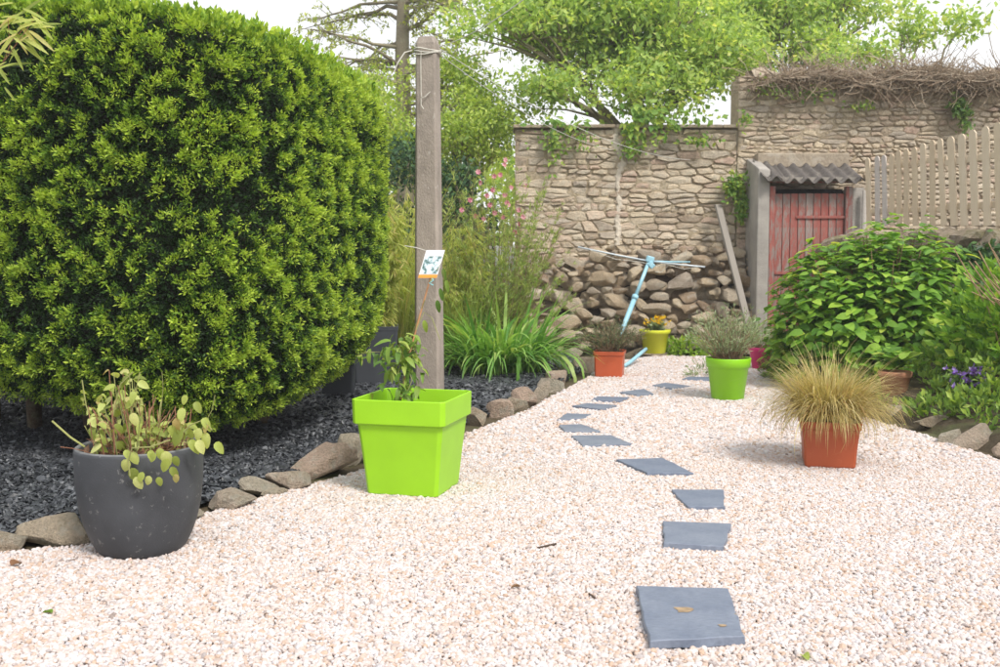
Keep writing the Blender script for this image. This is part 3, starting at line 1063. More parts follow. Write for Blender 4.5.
# ------------------------------------------------------------------ hut with red door
HY = 12.92
hx0, hx1 = W(757, 250, HY).x, W(864, 250, HY).x
hut = thing('garden_hut', 'small concrete outhouse with a faded red plank door and corrugated roof', 'hut', ((hx0 + hx1) / 2, HY, 0))
hc = hut.location
def hb(x0, x1, y0, y1, z0, z1):
    return MB().box(((x0 + x1) / 2 - hc.x, (y0 + y1) / 2 - hc.y, (z0 + z1) / 2), (x1 - x0, y1 - y0, z1 - z0))
zr = W(800, 183, HY).z            # eaves
zb = W(800, 168, WY).z
xa, xb_ = W(769, 250, HY).x, W(852, 250, HY).x
# left wall, with sloping top
mb = MB()
zt = W(760, 168, HY).z
mb.add([(hx0 - hc.x, 0, 0), (xa - hc.x, 0, 0), (xa - hc.x, WY - HY - .05, 0), (hx0 - hc.x, WY - HY - .05, 0),
        (hx0 - hc.x, 0, zt), (xa - hc.x, 0, zt - .02), (xa - hc.x, WY - HY - .05, zb + .12), (hx0 - hc.x, WY - HY - .05, zb + .12)],
       [(3, 2, 1, 0), (4, 5, 6, 7), (0, 1, 5, 4), (1, 2, 6, 5), (2, 3, 7, 6), (3, 0, 4, 7)])
part('side_wall', mb, M['conc2'], hut, bevel=.015)
part('side_wall', hb(xb_, hx1, 0, WY - HY - .05 + HY - HY, 0, 0) if False else MB().box(((xb_ + hx1) / 2 - hc.x, (WY - HY) / 2, zr / 2 - .03), (hx1 - xb_, WY - HY - .06, zr - .06)), M['conc2'], hut, bevel=.01)
lt = MB()
M['mossy0'] = stone('weathered_lintel', [(0, (.33, .28, .22)), (1, (.38, .33, .26))], lichen=(.42, .38, .32), amt=.6)
lt.box(((hx0 + hx1) / 2 + .02 - hc.x, WY - HY - .14, zb + .08), (hx1 - hx0 - .16, .2, .2))
part('lintel', lt, M['mossy0'], hut, bevel=.02)
part('interior_shade_panel', MB().box(((xa + xb_) / 2 - hc.x,   .42, zr / 2), (xb_ - xa - .01, .04, zr - .1)), M['dark'], hut)  # near-black panel, its colour stands in for the shade inside the hut
RED = [(0, (.15, .12, .11)), (.5, (.25, .20, .18)), (1, (.40, .34, .31))]
M['redwood'] = wood('red_painted_wood', RED, paint=((.27, .07, .058), (.36, .13, .105), .50))
M['greywood'] = wood('grey_weathered_wood', [(0, (.15, .135, .12)), (.5, (.26, .235, .205)), (1, (.38, .345, .305))])
M['silverwood'] = wood('silvered_wood', [(0, (.36, .32, .29)), (.5, (.50, .45, .41)), (1, (.62, .58, .53))])
M['paling'] = wood('paling_wood', [(0, (.42, .32, .21)), (.5, (.60, .49, .35)), (1, (.70, .62, .50))])
dz0 = .12
xl, xr = W(775, 250, HY).x, W(845, 250, HY).x
dt = W(800, 193, HY).z
fr = MB()
part('door_frame', MB().box(((xa + xl) / 2 - hc.x, .06, zr / 2), (xl - xa - .006, .1, zr - .08)), M['redwood'], hut, bevel=.004)
part('door_frame', MB().box(((xb_ + xr) / 2 - hc.x, .06, zr / 2), (xb_ - xr - .006, .1, zr - .08)), M['redwood'], hut, bevel=.004)
part('door_frame', MB().box(((xa + xb_) / 2 - hc.x, .055, zr + .03), (xb_ - xa + .1, .09, .05)), M['redwood'], hut, bevel=.004)
door = part('door', MB().box((0, .05, (dt + dz0) / 2), (xr - xl - .02, .015, dt - dz0 - .02)), M['redwood'], hut, loc=((xl + xr) / 2 - hc.x, .04, 0))
npk = 9
pw = (xr - xl - .01) / npk
for k in range(npk):
    mb = MB().box((0, 0, 0), (pw - .008, .022, dt - dz0 - random.uniform(0, .015)))
    part('plank', mb, M['redwood'], door, bevel=.003, loc=(-(xr - xl) / 2 + pw * (k + .5) + .005, .028, (dt + dz0) / 2), seg=1)
for (a_, b_, yy) in ((797, 851, 217), (775, 800, 273)):
    a, b = W(a_, yy, HY), W(b_, yy, HY)
    part('rail', MB().box(((a.x + b.x) / 2 - door.location.x - hc.x, .006, a.z), (b.x - a.x, .02, .035)), M['redwood'], door, bevel=.003)
# corrugated roof
M['roofing'] = stone('corrugated_cement', [(0, (.10, .093, .088)), (1, (.12, .11, .105))], lichen=(.22, .195, .165), amt=.6, scale=1.0, bstr=.5, dist=.01)
rx0, rx1 = W(763, 180, HY - .15).x, W(866, 180, HY - .15).x
def corr(x0, x1, y0, y1, za, zb_, per=.175, amp=.034, skew=0.0):
    n = int((x1 - x0) / per * 10)
    V, Fc = [], []
    m_ = 8
    for j in range(m_ + 1):
        f = j / m_
        for i in range(n + 1):
            x = x0 + (x1 - x0) * i / n
            V.append((x + skew * f, y0 + (y1 - y0) * f, za + (zb_ - za) * f + amp * math.cos(2 * PI * (x - x0) / per)))
    for j in range(m_):
        for i in range(n):
            a = j * (n + 1) + i
            Fc.append((a, a + 1, a + n + 2, a + n + 1))
    me = mesh_np('roof_sheet', np.array(V), Fc, smooth=True)
    return me
e0 = W(800, 180.5, HY - .15).z
for (x0, x1, dz, sk) in ((rx0 + .23, rx1, .0, -.02), (rx0, rx0 + .30, .028, .02)):
    me = corr(x0 - hc.x, x1 - hc.x, -.15, WY - HY - .22, e0 + dz, zb + .02 + dz, skew=sk)
    o = link('roof_sheet', me, M['roofing'], hut)
    sm_ = o.modifiers.new('s', 'SOLIDIFY'); sm_.thickness = .012
part('batten', MB().box(((xa + xb_) / 2 - hc.x + .02, -.04, zr + .045), (xb_ - xa + .12, .05, .05)), M['greywood'], hut)
part('downpipe', MB().tube([(hx1 - hc.x - .03, -.05, .2), (hx1 - hc.x - .03, -.05, zr - .1)], .03, 10), M['conc2'], hut, smooth=True)
part('corner_board', MB().box((hx1 - hc.x + .05, .05, 1.1), (.05, .05, 2.1)), M['paling'], hut)

# leaning plank
a, b = W(750, 331, 12.6), W(718, 205, 13.4)
mid = (a + b) / 2
d = (b - a)
mb = MB().box((0, 0, 0), (.10, .035, d.length))
o = part('leaning_plank', mb, M['greywood'], None, bevel=.004, loc=mid)
o.rotation_mode = 'QUATERNION'
o.rotation_quaternion = d.to_track_quat('Z', 'Y') @ __import__('mathutils').Quaternion((0, 0, 1), R(8))
tag(o, 'long grey weathered plank leaning against the wall left of the hut', 'plank')

# ------------------------------------------------------------------ picket fence on retaining wall
fence = thing('picket_fence', 'weathered pale timber picket fence above the bank on the right', 'fence', (5.2, 11.8, 1.6))
fa, fb_ = W(866, 222, 12.7), W(1010, 222, 11.0)
fd = Vector((fb_.x - fa.x, fb_.y - fa.y, 0)).normalized()
def on_fence(px, py):
    # intersect the ray with the vertical plane through fa along fd
    d = ray(px, py)
    n = Vector((fd.y, -fd.x, 0))
    t_ = (n.x * fa.x + n.y * fa.y) / (n.x * d[0] + n.y * d[1])
    return Vector((d[0] * t_, d[1] * t_, CAMZ + d[2] * t_))
frz = math.atan2(fd.y, fd.x)
pk = [(868, 158, 5), (877, 156, 5), (884, 155, 5), (891.5, 154, 5.5), (898.5, 150, 5.5), (906, 149, 5.5), (914.5, 147, 6), (923, 143, 6), (932, 140, 6), (940.5, 138, 6), (951, 136, 7.5), (961.5, 133.5, 7.5), (972.5, 129.5, 8), (985, 126, 8), (997.5, 122, 8.5), (1010, 119, 8.5), (1023, 116, 8.5)]
for i, (x, ty, wpx) in enumerate(pk):
    top, bot = on_fence(x, ty), on_fence(x + (3 if x > 940 else 1), 226)
    fs = abs((on_fence(x + .5, 200) - on_fence(x - .5, 200)).length)
    wd = wpx * fs * (.84 if x < 945 else .88)
    h = (top.z - bot.z)
    mb = MB()
    prof = [(-wd / 2, -h / 2), (wd / 2, -h / 2), (wd / 2, h / 2 - wd * .5), (wd * .25, h / 2 - wd * .1), (0, h / 2), (-wd * .25, h / 2 - wd * .1), (-wd / 2, h / 2 - wd * .5)]
    mb.add([(p, -.011, q) for p, q in prof] + [(p, .011, q) for p, q in prof],
           [tuple(range(7)), tuple(range(13, 6, -1))] + [(k, (k + 7), (k + 1) % 7 + 7, (k + 1) % 7) for k in range(7)])
    o = part('picket', mb, M['silverwood'] if (i in (1, 2)) else M['paling'], fence)
    o.location = (top + bot) / 2 - fence.location
    o.rotation_euler = (0, -math.atan2((bot - top).dot(fd), h) + random.uniform(-.012, .012), frz)
for (x0, y0, x1, y1, hh) in ((866, 211, 946, 209, .06), (866, 170, 946, 158, .05), (944, 207, 1025, 203, .075), (944, 163, 1025, 150, .075)):
    a, b = on_fence(x0, y0), on_fence(x1, y1)
    mid = (a + b) / 2 + Vector((-fd.y, fd.x, 0)) * .03
    d = b - a
    mb = MB().box((0, 0, 0), (d.length, .035, hh))
    o = part('rail', mb, M['paling'], fence, bevel=.004)
    o.location = mid - fence.location
    o.rotation_euler = (0, -math.asin(d.z / d.length), frz)
rw = thing('retaining_wall', 'mossy grey stone ledge under the picket fence', 'retaining wall', (5.2, 11.4, 0))
M['mossy'] = stone('mossy_ledge', [(0, (.30, .25, .19)), (1, (.36, .30, .23))], lichen=(.42, .38, .32), amt=.6, moss=.6, scale=1.2, bstr=1, dist=.04)
perp = Vector((fd.y, -fd.x, 0))
p0 = fa - fd * .3
n_ = 15
for i in range(n_):
    c = p0 + fd * (i * .26 + .1) + perp * (.28 - .02 * i + random.uniform(-.05, .05))
    zt_ = on_fence(min(950, 1010), 227).z - .02
    for (lv, zc, hh) in ((0, zt_ - .15, .3), (1, zt_ - .45, .38), (2, zt_ - .8, .4)):
        o = link('stone', rock_mesh((random.uniform(.36, .52), .62, hh * 1.15), 2000 + i * 7 + lv, cuts=10, rough=.12), M['mossy'], rw)
        o.location = c + Vector((0, 0, zc - c.z)) - rw.location + fd * (.12 * lv)
        o.rotation_euler = (random.uniform(-.1, .1), random.uniform(-.08, .08), frz + random.uniform(-.2, .2))
mb = MB()
c = p0 + fd * 1.9 + Vector((-fd.y, fd.x, 0)) * .55
mb.box((c.x - rw.location.x, c.y - rw.location.y, .78), (4.6, 1.3, 1.52), rz=frz)
part('earth_fill', mb, M['earth'], rw)

# ------------------------------------------------------------------ pots
M['lime_pot'] = plain('lime_green_plastic', (.30, .60, .012), .42, .05, 5, .08, .001, spots=(16, .66, (.42, .58, .16), .25))
M['lime_pot2'] = plain('bright_green_plastic', (.27, .62, .012), .42, .03, 5, .05, .001)
M['olive_pot'] = plain('yellow_green_plastic', (.66, .70, .04), .45, .05, 5, .05, .001)
M['terra'] = plain('terracotta_plastic', (.40, .085, .03), .5, .06, 8, .15, .001, spots=(14, .62, (.55, .2, .1), .3))
M['terra2'] = plain('orange_plastic', (.50, .095, .032), .45, .05, 8)
M['clay'] = plain('clay', (.42, .19, .11), .85, .2, 12, .3, .003, spots=(18, .6, (.5, .36, .27), .5))
M['magenta'] = plain('magenta_plastic', (.58, .02, .16), .4, .05)
M['anthra'] = plain('anthracite_ceramic', (.048, .052, .060), .62, .22, 7, .35, .003, spots=(30, .62, (.22, .22, .215), .6), fine=120)
M['anthra2'] = plain('dark_planter', (.045, .05, .06), .6, .15, 6)
def square_pot(parent, wt, wb, h, lip, liph, mat, soil=.03, wall=.012):
    mb = MB()
    def ring(s, z):
        k = .93
        a = s / 2
        c = a * (1 - k) * 1.2
        return [(-a + c, -a, z), (a - c, -a, z), (a, -a + c, z), (a, a - c, z), (a - c, a, z), (-a + c, a, z), (-a, a - c, z), (-a, -a + c, z)]
    prof = [(wb, 0), (wt - lip * 2, h - liph - .006), (wt - lip * .7, h - liph), (wt - .006, h - liph + .004), (wt, h - .004), (wt - .004, h), (wt - wall * 2 + .004, h), (wt - wall * 2, h - .004), (wb + .01, .02)]
    # lip is straight; body tapers
    for i, (s, z) in enumerate(prof):
        mb.v += ring(s, z); mb.n += 8
    for i in range(len(prof) - 1):
        mb.f += [(i * 8 + k, i * 8 + (k + 1) % 8, i * 8 + 8 + (k + 1) % 8, i * 8 + 8 + k) for k in range(8)]
    mb.f.append(tuple(range(7, -1, -1)))
    me = mb.mesh('pot')
    o = link('pot', me, mat, parent)
    b = o.modifiers.new('b', 'BEVEL'); b.width = .0025; b.segments = 2; b.limit_method = 'ANGLE'; b.angle_limit = R(40)
    zz = h - soil
    s = (wb + (wt - lip * 2 - wb) * zz / h) - .012
    g = 12
    V = [((i / g - .5) * s, (j / g - .5) * s, zz + random.uniform(-.006, .008)) for j in range(g + 1) for i in range(g + 1)]
    m2 = MB(); m2.add(V, [(j * (g + 1) + i, j * (g + 1) + i + 1, (j + 1) * (g + 1) + i + 1, (j + 1) * (g + 1) + i) for j in range(g) for i in range(g)])
    part('soil', m2, M['soil'], parent)
    return o
def round_pot(parent, prof, mat, soil_z, soil_r, n=56):
    mb = MB().lathe(prof, n)
    mb.f.append(tuple(range(n - 1, -1, -1)))
    o = link('pot', mb.mesh('pot', True), mat, parent)
    g = MB()
    V = [(0, 0, soil_z + .01)]
    for k in range(1, 6):
        for q in range(20):
            V.append((soil_r * k / 5 * math.cos(q / 20 * 2 * PI), soil_r * k / 5 * math.sin(q / 20 * 2 * PI), soil_z + random.uniform(-.005, .01)))
    Fc = [(0, 1 + q, 1 + (q + 1) % 20) for q in range(20)]
    for k in range(4):
        Fc += [(1 + k * 20 + q, 21 + k * 20 + q, 21 + k * 20 + (q + 1) % 20, 1 + k * 20 + (q + 1) % 20) for q in range(20)]
    g.add(V, Fc)
    part('soil', g, M['soil'], parent)
    return o
def leaf_parts(parent, meshes, mat, spots):
    for (p, ax, nm, sc) in spots:
        A_ = frames(np.array([ax], float), np.array([nm], float))[0]
        o = bpy.data.objects.new('leaf', random.choice(meshes))
        C.objects.link(o)
        o.parent = parent
        o.matrix_basis = Matrix.Translation(Vector(p)) @ Matrix(A_.tolist()).to_4x4() @ Matrix.Scale(sc, 4)
    return
def leaf_mesh(mat, **kw):
    me = quads_to_mb(broad(**kw)).mesh('leaf', True)
    me.materials.append(mat)
    return me

# --- anthracite round pot
c = G(142, 563)
pot1 = thing('potted_plant', 'round anthracite pot with a straggly trailing plant, nearest pot on the left', 'potted plant', (c.x * 1.045, c.y + .18, 0))
s_ = 4.25 / F
pr = [(.150, 0), (.166, .006), (.184, .03), (.204, .07), (.226, .13), (.242, .2), (.252, .28), (.256, .36), (.256, .435), (.254, .446), (.249, .45), (.239, .45), (.233, .442), (.228, .38)]
round_pot(pot1, pr, M['anthra'], .405, .235)
part('rim', MB().lathe([(.2525, .443), (.2515, .4495), (.247, .4525), (.240, .4525), (.2355, .449), (.2345, .443)], 56), plain('worn_rim', (.15, .155, .16), .8, .3, 14, .5, .004), pot1, smooth=True)
M['pale_leaf'] = foliage('pale_variegated_leaf', [(0, (.20, .25, .05)), (.3, (.34, .40, .09)), (.6, (.44, .52, .14)), (.85, (.58, .62, .24)), (1, (.40, .28, .11))], .4)
M['drystem'] = plain('dry_stem', (.26, .12, .07), .8, .3)
M['greenstem'] = plain('green_stem', (.26, .27, .09), .7, .3)
lm = [leaf_mesh(M['pale_leaf'], fold=.14, droop=.3, wd=.32), leaf_mesh(M['pale_leaf'], fold=.2, droop=.6, wd=.3), leaf_mesh(M['pale_leaf'], fold=-.1, droop=.7, wd=.36)]
mb, mb2 = MB(), MB()
spots = []
rnd = random.Random(21)
def stem_pts(base, az, out_, h, bend=0.0, n=8):
    return [Vector((base[0] + math.cos(az) * (out_ * s + bend * s * s), base[1] + math.sin(az) * (out_ * s + bend * s * s), base[2] + h * s - .35 * abs(bend) * s * s)) for s in np.linspace(0, 1, n)]
for k in range(60):
    az = rnd.uniform(0, 2 * PI)
    r0 = rnd.uniform(0, .19)
    left = math.cos(az) < .2
    h = rnd.uniform(.12, .36) if left else rnd.uniform(.08, .22)
    sp = stem_pts((r0 * math.cos(az), r0 * math.sin(az), .4), az + rnd.uniform(-.5, .5), rnd.uniform(-.02, .10), h, rnd.uniform(-.02, .04))
    (mb if rnd.random() < .5 else mb2).tube(sp, [.0028] * 4 + [.002] * 4, 5)
    for s in range(2, 8):
        for z in range(2 if s > 4 else 1):
            if rnd.random() < .62:
                a2 = rnd.uniform(0, 2 * PI)
                spots.append((sp[s], (math.cos(a2), math.sin(a2), rnd.uniform(-.8, .3)), (math.cos(a2) * .7 + rnd.uniform(-.4, .4), math.sin(a2) * .7 - .3, rnd.uniform(.2, 1)), rnd.uniform(.024, .05)))
trail = [((-.19, -.12, .42), R(200), .10, .0, .26), ]
# tall single stems
def stem_px(pts, Y, mbx, r=.0025):
    q = [W(x, y, Y) - pot1.location for x, y in pts]
    mbx.tube(q, r, 5)
    return q
py_ = pot1.location.y
for pts, n_l in (([(98, 452), (94, 430), (86, 405), (82, 380)], 8), ([(118, 460), (112, 420), (120, 385), (133, 372)], 7), ([(128, 455), (130, 420), (135, 395), (140, 372)], 7)):
    q = stem_px(pts, py_ - .12, mb2)
    for k in range(n_l):
        s = k / n_l
        i = min(int(s * 3), 2)
        p = q[i].lerp(q[i + 1], s * 3 - i)
        a2 = rnd.uniform(0, 2 * PI)
        spots.append((p, (math.cos(a2), math.sin(a2) * .5, -.5), (0, -1, .5), .05))
stem_px([(85, 447), (70, 437), (52, 421)], py_ - .1, mb2, .004)
stem_px([(150, 455), (160, 420), (163, 388), (162, 372)], py_ - .05, mb2, .0015)
stem_px([(180, 450), (200, 432), (212, 410), (215, 395)], py_ - .05, mb2, .0015)
# trailing shoot over the rim
q = stem_px([(170, 440), (150, 447), (132, 448), (128, 460), (130, 476)], py_ - .30, mb2, .003)
for (x, y, s) in ((131, 452, .05), (127, 459, .052), (131, 468, .055), (135, 477, .05), (143, 472, .042), (150, 476, .04), (158, 477, .036), (165, 451, .06), (168, 459, .055), (171, 467, .05), (176, 474, .035), (125, 450, .045), (160, 448, .045), (150, 450, .045), (155, 453, .04), (174, 456, .04)):
    p = W(x, y, py_ - .29) - pot1.location
    a2 = rnd.uniform(-.6, .6)
    spots.append((p, (a2, -.2, -.9), (.2, -1, .35), s))
q = stem_px([(172, 445), (190, 425), (203, 420), (212, 430)], py_ - .16, mb2, .003)
for (x, y, s) in ((178, 418, .06), (183, 408, .055), (195, 402, .05), (203, 418, .055), (206, 432, .06), (216, 442, .055), (190, 440, .06), (198, 440, .06), (182, 430, .07), (172, 425, .06), (186, 395, .04), (208, 424, .04), (200, 428, .05)):
    p = W(x, y, py_ - .16) - pot1.location
    spots.append((p, (rnd.uniform(-.6, .6), -.3, -.7), (rnd.uniform(-.4, .4), -1, .5), s))
leaf_parts(pot1, lm, None, spots[-290:])
for k in range(60):
    az = rnd.uniform(0, 2 * PI); r0 = rnd.uniform(0, .2)
    mb.tube(stem_pts((r0 * math.cos(az), r0 * math.sin(az), .4), az + rnd.uniform(-1, 1), rnd.uniform(-.03, .12), rnd.uniform(.08, .26), rnd.uniform(-.03, .08), 6), .0017, 4)
part('stems', mb, M['drystem'], pot1, kind='stuff')
part('green_stems', mb2, M['greenstem'], pot1, kind='stuff')
# dry litter and dead leaves
n = 260
az = rng.uniform(0, 2 * PI, n); rr = .22 * np.sqrt(rng.random(n))
pos = np.stack([rr * np.cos(az), rr * np.sin(az), .41 + rng.random(n) * .10 * (1 - rr / .25)], 1)
V, Fc, T = scatter(LEAF2[0], LEAF2[1], pos, rdir(n), rdir(n), rng.uniform(.02, .05, n))
M['dryleaf'] = foliage('dry_leaf', [(0, (.10, .045, .03)), (.5, (.22, .11, .06)), (1, (.36, .25, .15))], .2)
link('dry_leaves', mesh_np('dry_leaves', V, Fc), M['dryleaf'], pot1, kind='stuff')

# --- big square lime planter
P1_, P2_, P3_, P4_ = [G(x, y, .515) for x, y in ((352, 399), (446, 402.5), (471.5, 390), (384, 388))]
pc = (P1_ + P2_ + P3_ + P4_) / 4
rz = math.atan2((P2_ - P1_).y, (P2_ - P1_).x)
wt = ((P2_ - P1_).length + (P3_ - P2_).length) / 2
pot2 = thing('potted_plant', 'big square lime green planter holding a young climber on a cane', 'potted plant', (pc.x, pc.y, 0), rz=rz)
square_pot(pot2, wt * 1.0, wt * .745, .515, .022, .128, M['lime_pot'], soil=.13)
PV = pot2.matrix_world if False else Matrix.Translation(pot2.location) @ Matrix.Rotation(rz, 4, 'Z')
PVi = PV.inverted()
def L2(px, py, dy=0.0):
    return PVi @ W(px, py, pc.y + dy)
M['cane'] = plain('cane', (.48, .24, .11), .6, .2)
mb = MB(); mb.tube([L2(401, 399), L2(408, 360), L2(420, 315), L2(431, 276)], .0048, 6)
part('cane', mb, M['cane'], pot2)
M['vine_leaf'] = foliage('climber_leaf', [(0, (.08, .17, .03)), (.4, (.17, .29, .045)), (.75, (.28, .40, .07)), (1, (.42, .47, .12))], .35)
lm = [leaf_mesh(M['vine_leaf'], fold=.1, droop=.35, wd=.17), leaf_mesh(M['vine_leaf'], fold=.06, droop=.6, wd=.2)]
mb = MB()
for q in ([(403, 398), (398, 375), (402, 350), (412, 335), (425, 300)], [(405, 398), (412, 380), (405, 360), (398, 345)], [(402, 398), (395, 370), (380, 352), (366, 352), (358, 356)], [(400, 398), (404, 370), (415, 350), (418, 338)], [(430, 282), (434, 275), (442, 262), (444, 280)], [(416, 330), (424, 312), (432, 318), (440, 340)]):
    mb.tube([L2(*p, dy=random.uniform(-.05, .05)) for p in q], .0024, 5)
part('stems', mb, M['greenstem'], pot2)
spots = []
rnd = random.Random(8)
for k in range(150):
    u = rnd.random()
    y = 396 - 62 * u
    x = 404 + rnd.gauss(0, 11 - 4 * u)
    if k % 9 == 0:
        x, y = rnd.uniform(358, 392), rnd.uniform(346, 362)
    p = L2(x, y, rnd.uniform(-.09, .09))
    a2 = rnd.uniform(0, 6.28)
    spots.append((p, (math.cos(a2), math.sin(a2), rnd.uniform(-1, .25)), (rnd.uniform(-.3, .3), -.4, 1), rnd.uniform(.045, .085)))
for (x, y) in ((443, 268), (446, 280), (440, 288), (437, 300), (424, 320)):
    spots.append((L2(x, y), (.2, 0, -1), (.3, -1, .2), .07))
leaf_parts(pot2, lm, None, spots)
# plant tag
tagc = W(431.5, 264, pc.y - .02)
mb = MB()
tw, thh = .098, .145
sh = .022
def tq(x0, x1, z0, z1, y):
    f = lambda x, z: (x * tw / 2 + z * sh, y, z * thh / 2)
    return [f(x0, z0), f(x1, z0), f(x1, z1), f(x0, z1)]
mb.add(tq(-1, 1, -1, 1, 0) + tq(-1, 1, -1, 1, .002), [(0, 1, 2, 3), (7, 6, 5, 4), (0, 4, 5, 1), (1, 5, 6, 2), (2, 6, 7, 3), (3, 7, 4, 0)])
tg = part('plant_tag', mb, plain('tag_white', (.82, .84, .85), .4, .03), pot2)
tg.location = PVi @ tagc
tg.rotation_euler = (0, 0, -rz)
mb = MB(); mb.add(tq(-1, 1, -1, -.76, -.0015), [(0, 1, 2, 3)])
part('orange_band', mb, plain('tag_orange', (.8, .34, .05), .4, .03), tg)
m, t, o = nodes('tag_picture')
n1 = noise(t, 38, 3, .5, coords(t))
principled(t, o, rampn(t, [(.36, (.05, .12, .10)), (.46, (.28, .42, .45)), (.52, (.62, .75, .80)), (.62, (.85, .9, .93))], n1), .4)
mb = MB(); mb.add(tq(-.88, .88, -.7, .55, -.0015), [(0, 1, 2, 3)])
part('printed_picture', mb, m, tg)
mb = MB(); mb.tube([(0, .004, -.07), (.01, -.01, -.085), (-.012, -.01, -.1), (.008, .0, -.11)], .0035, 5)
part('tie', mb, plain('blue_tie', (.25, .55, .58), .5), tg)
mb = MB(); mb.tube([(-.03, 0, .07), (-.08, -.01, .085), (-.14, 0, .095)], .0022, 4)
part('string', mb, M['rope'], tg)

# --- blades (grasses)
def blades(n, base_r, length, width, lean, arch, zr=0, segs=6, lvar=.25, cx=0, cy=0, azr=(0, 2 * PI), flat=1.0):
    az = rng.uniform(azr[0], azr[1], n)
    r0 = base_r * np.sqrt(rng.random(n))
    L = length * np.clip(rng.normal(1, lvar, n), .35, 1.6)
    ln = lean * np.clip(rng.normal(1, .5, n), .05, 2)
    ar = arch * np.clip(rng.normal(1, .4, n), .1, 2.2)
    tw = rng.normal(0, .5, n)
    t_ = np.linspace(0, 1, segs + 1)
    th = ln[:, None] + ar[:, None] * t_[None] ** 1.3          # angle from vertical
    ds = L[:, None] / segs
    dx = np.sin(th) * ds; dz = np.cos(th) * ds
    X = np.cumsum(dx, 1) - dx[:, :1]; Z = np.cumsum(dz, 1) - dz[:, :1]
    ax = np.stack([np.cos(az), np.sin(az)], 1)
    sx = np.stack([-np.sin(az + tw), np.cos(az + tw)], 1)
    base = np.stack([cx + r0 * np.cos(az + rng.normal(0, .6, n)), cy + r0 * np.sin(az + rng.normal(0, .6, n)) * flat], 1)
    wv = width * rng.uniform(.7, 1.3, n)[:, None] * np.minimum(1, (1.02 - t_[None]) * 2.2) * (.55 + .45 * np.minimum(1, t_[None] * 5))
    V = np.zeros((n, segs + 1, 2, 3))
    for s, sg in ((0, -.5), (1, .5)):
        V[:, :, s, 0] = base[:, 0:1] + ax[:, 0:1] * X + sx[:, 0:1] * wv * sg
        V[:, :, s, 1] = base[:, 1:2] + ax[:, 1:2] * X + sx[:, 1:2] * wv * sg
        V[:, :, s, 2] = zr + Z
    k = (segs + 1) * 2
    q = np.array([(2 * i, 2 * i + 1, 2 * i + 3, 2 * i + 2) for i in range(segs)])
    Fc = (q[None] + (np.arange(n) * k)[:, None, None]).reshape(-1, 4)
    return V.reshape(-1, 3), Fc

# --- square terracotta pot with grass
c = G(836, 470)
pot3 = thing('potted_plant', 'square terracotta pot with a shaggy straw coloured grass', 'potted plant', (c.x, c.y + .14, 0), rz=R(-14))
square_pot(pot3, .345, .275, .285, .012, .045, M['terra'], soil=.02)
M['straw'] = foliage('straw_grass', [(0, (.26, .22, .07)), (.3, (.44, .37, .15)), (.6, (.58, .50, .24)), (.85, (.70, .60, .33)), (1, (.40, .24, .11))], .35)
V1, F1 = blades(2900, .13, .38, .0042, .35, 1.75, zr=.26, segs=7)
V2, F2 = blades(500, .1, .32, .004, .1, .6, zr=.26, segs=7)
V, Fc, _ = merge([(V1, F1, None), (V2, F2, None)])
V[:, 2] = np.maximum(V[:, 2], .02)
link('grass', mesh_np('straw_grass', V, Fc), M['straw'], pot3, kind='stuff')

# --- round lime pot with grey-green shrub
def bushy(parent, n_stem, r0, h, spread, leafL, per, mat, stem_mat, z0, tmpl=NARROW, seed=1, upright=.3, flat=1.0, cut=.25, tipv=None):
    rnd = random.Random(seed)
    mb = MB(); cs, ds = [], []
    for k in range(n_stem):
        az = rnd.uniform(0, 2 * PI)
        o_ = rnd.uniform(.1, 1) * spread
        hh = h * rnd.uniform(.5, 1.05) * (1 - .35 * (o_ / spread) ** 2)
        b0 = Vector((math.cos(az) * r0 * rnd.random(), math.sin(az) * r0 * rnd.random() * flat, z0))
        pts = [b0 + Vector((math.cos(az) * o_ * s ** 1.4, math.sin(az) * o_ * s ** 1.4 * flat, hh * s)) + Vector((rnd.gauss(0, .01), rnd.gauss(0, .01), 0)) for s in np.linspace(0, 1, 7)]
        mb.tube(pts, [.004, .0035, .003, .0025, .002, .0015, .001], 4)
        for s in range(12):
            u = rnd.uniform(cut, 1)
            i = min(int(u * 6), 5)
            p = pts[i].lerp(pts[i + 1], u * 6 - i)
            cs.append(p[:]); d = (pts[i + 1] - pts[i]).normalized(); ds.append(d[:])
    cs, ds = np.array(cs), np.array(ds)
    V, Fc, T = tuft_leaves(cs, ds, per, None, leafL, .6, rng.random(len(cs)), tmpl=tmpl, rad=.02, up=upright)
    part('stems', mb, stem_mat, parent, kind='stuff')
    link('foliage', mesh_np('foliage', V, Fc, T), mat, parent, kind='stuff')
c = G(731, 402)
pot4 = thing('potted_plant', 'round bright green pot with a wispy grey green shrub', 'potted plant', (c.x, c.y + .13, 0))
pr = [(.135, 0), (.14, .004), (.178, .30), (.184, .304), (.192, .308), (.2, .385), (.198, .392), (.19, .392), (.186, .385), (.17, .3)]
pr = [(a_ * .995, b_ * .97) for a_, b_ in pr]
round_pot(pot4, pr, M['lime_pot2'], .345, .178)
M['greygreen'] = foliage('grey_green_leaf', [(0, (.16, .22, .12)), (.5, (.32, .40, .23)), (1, (.46, .54, .36))], .35)
M['woodstem'] = plain('woody_stem', (.26, .17, .10), .85, .3)
bushy(pot4, 130, .13, .50, .36, .035, 3, M['greygreen'], M['woodstem'], .34, seed=5)
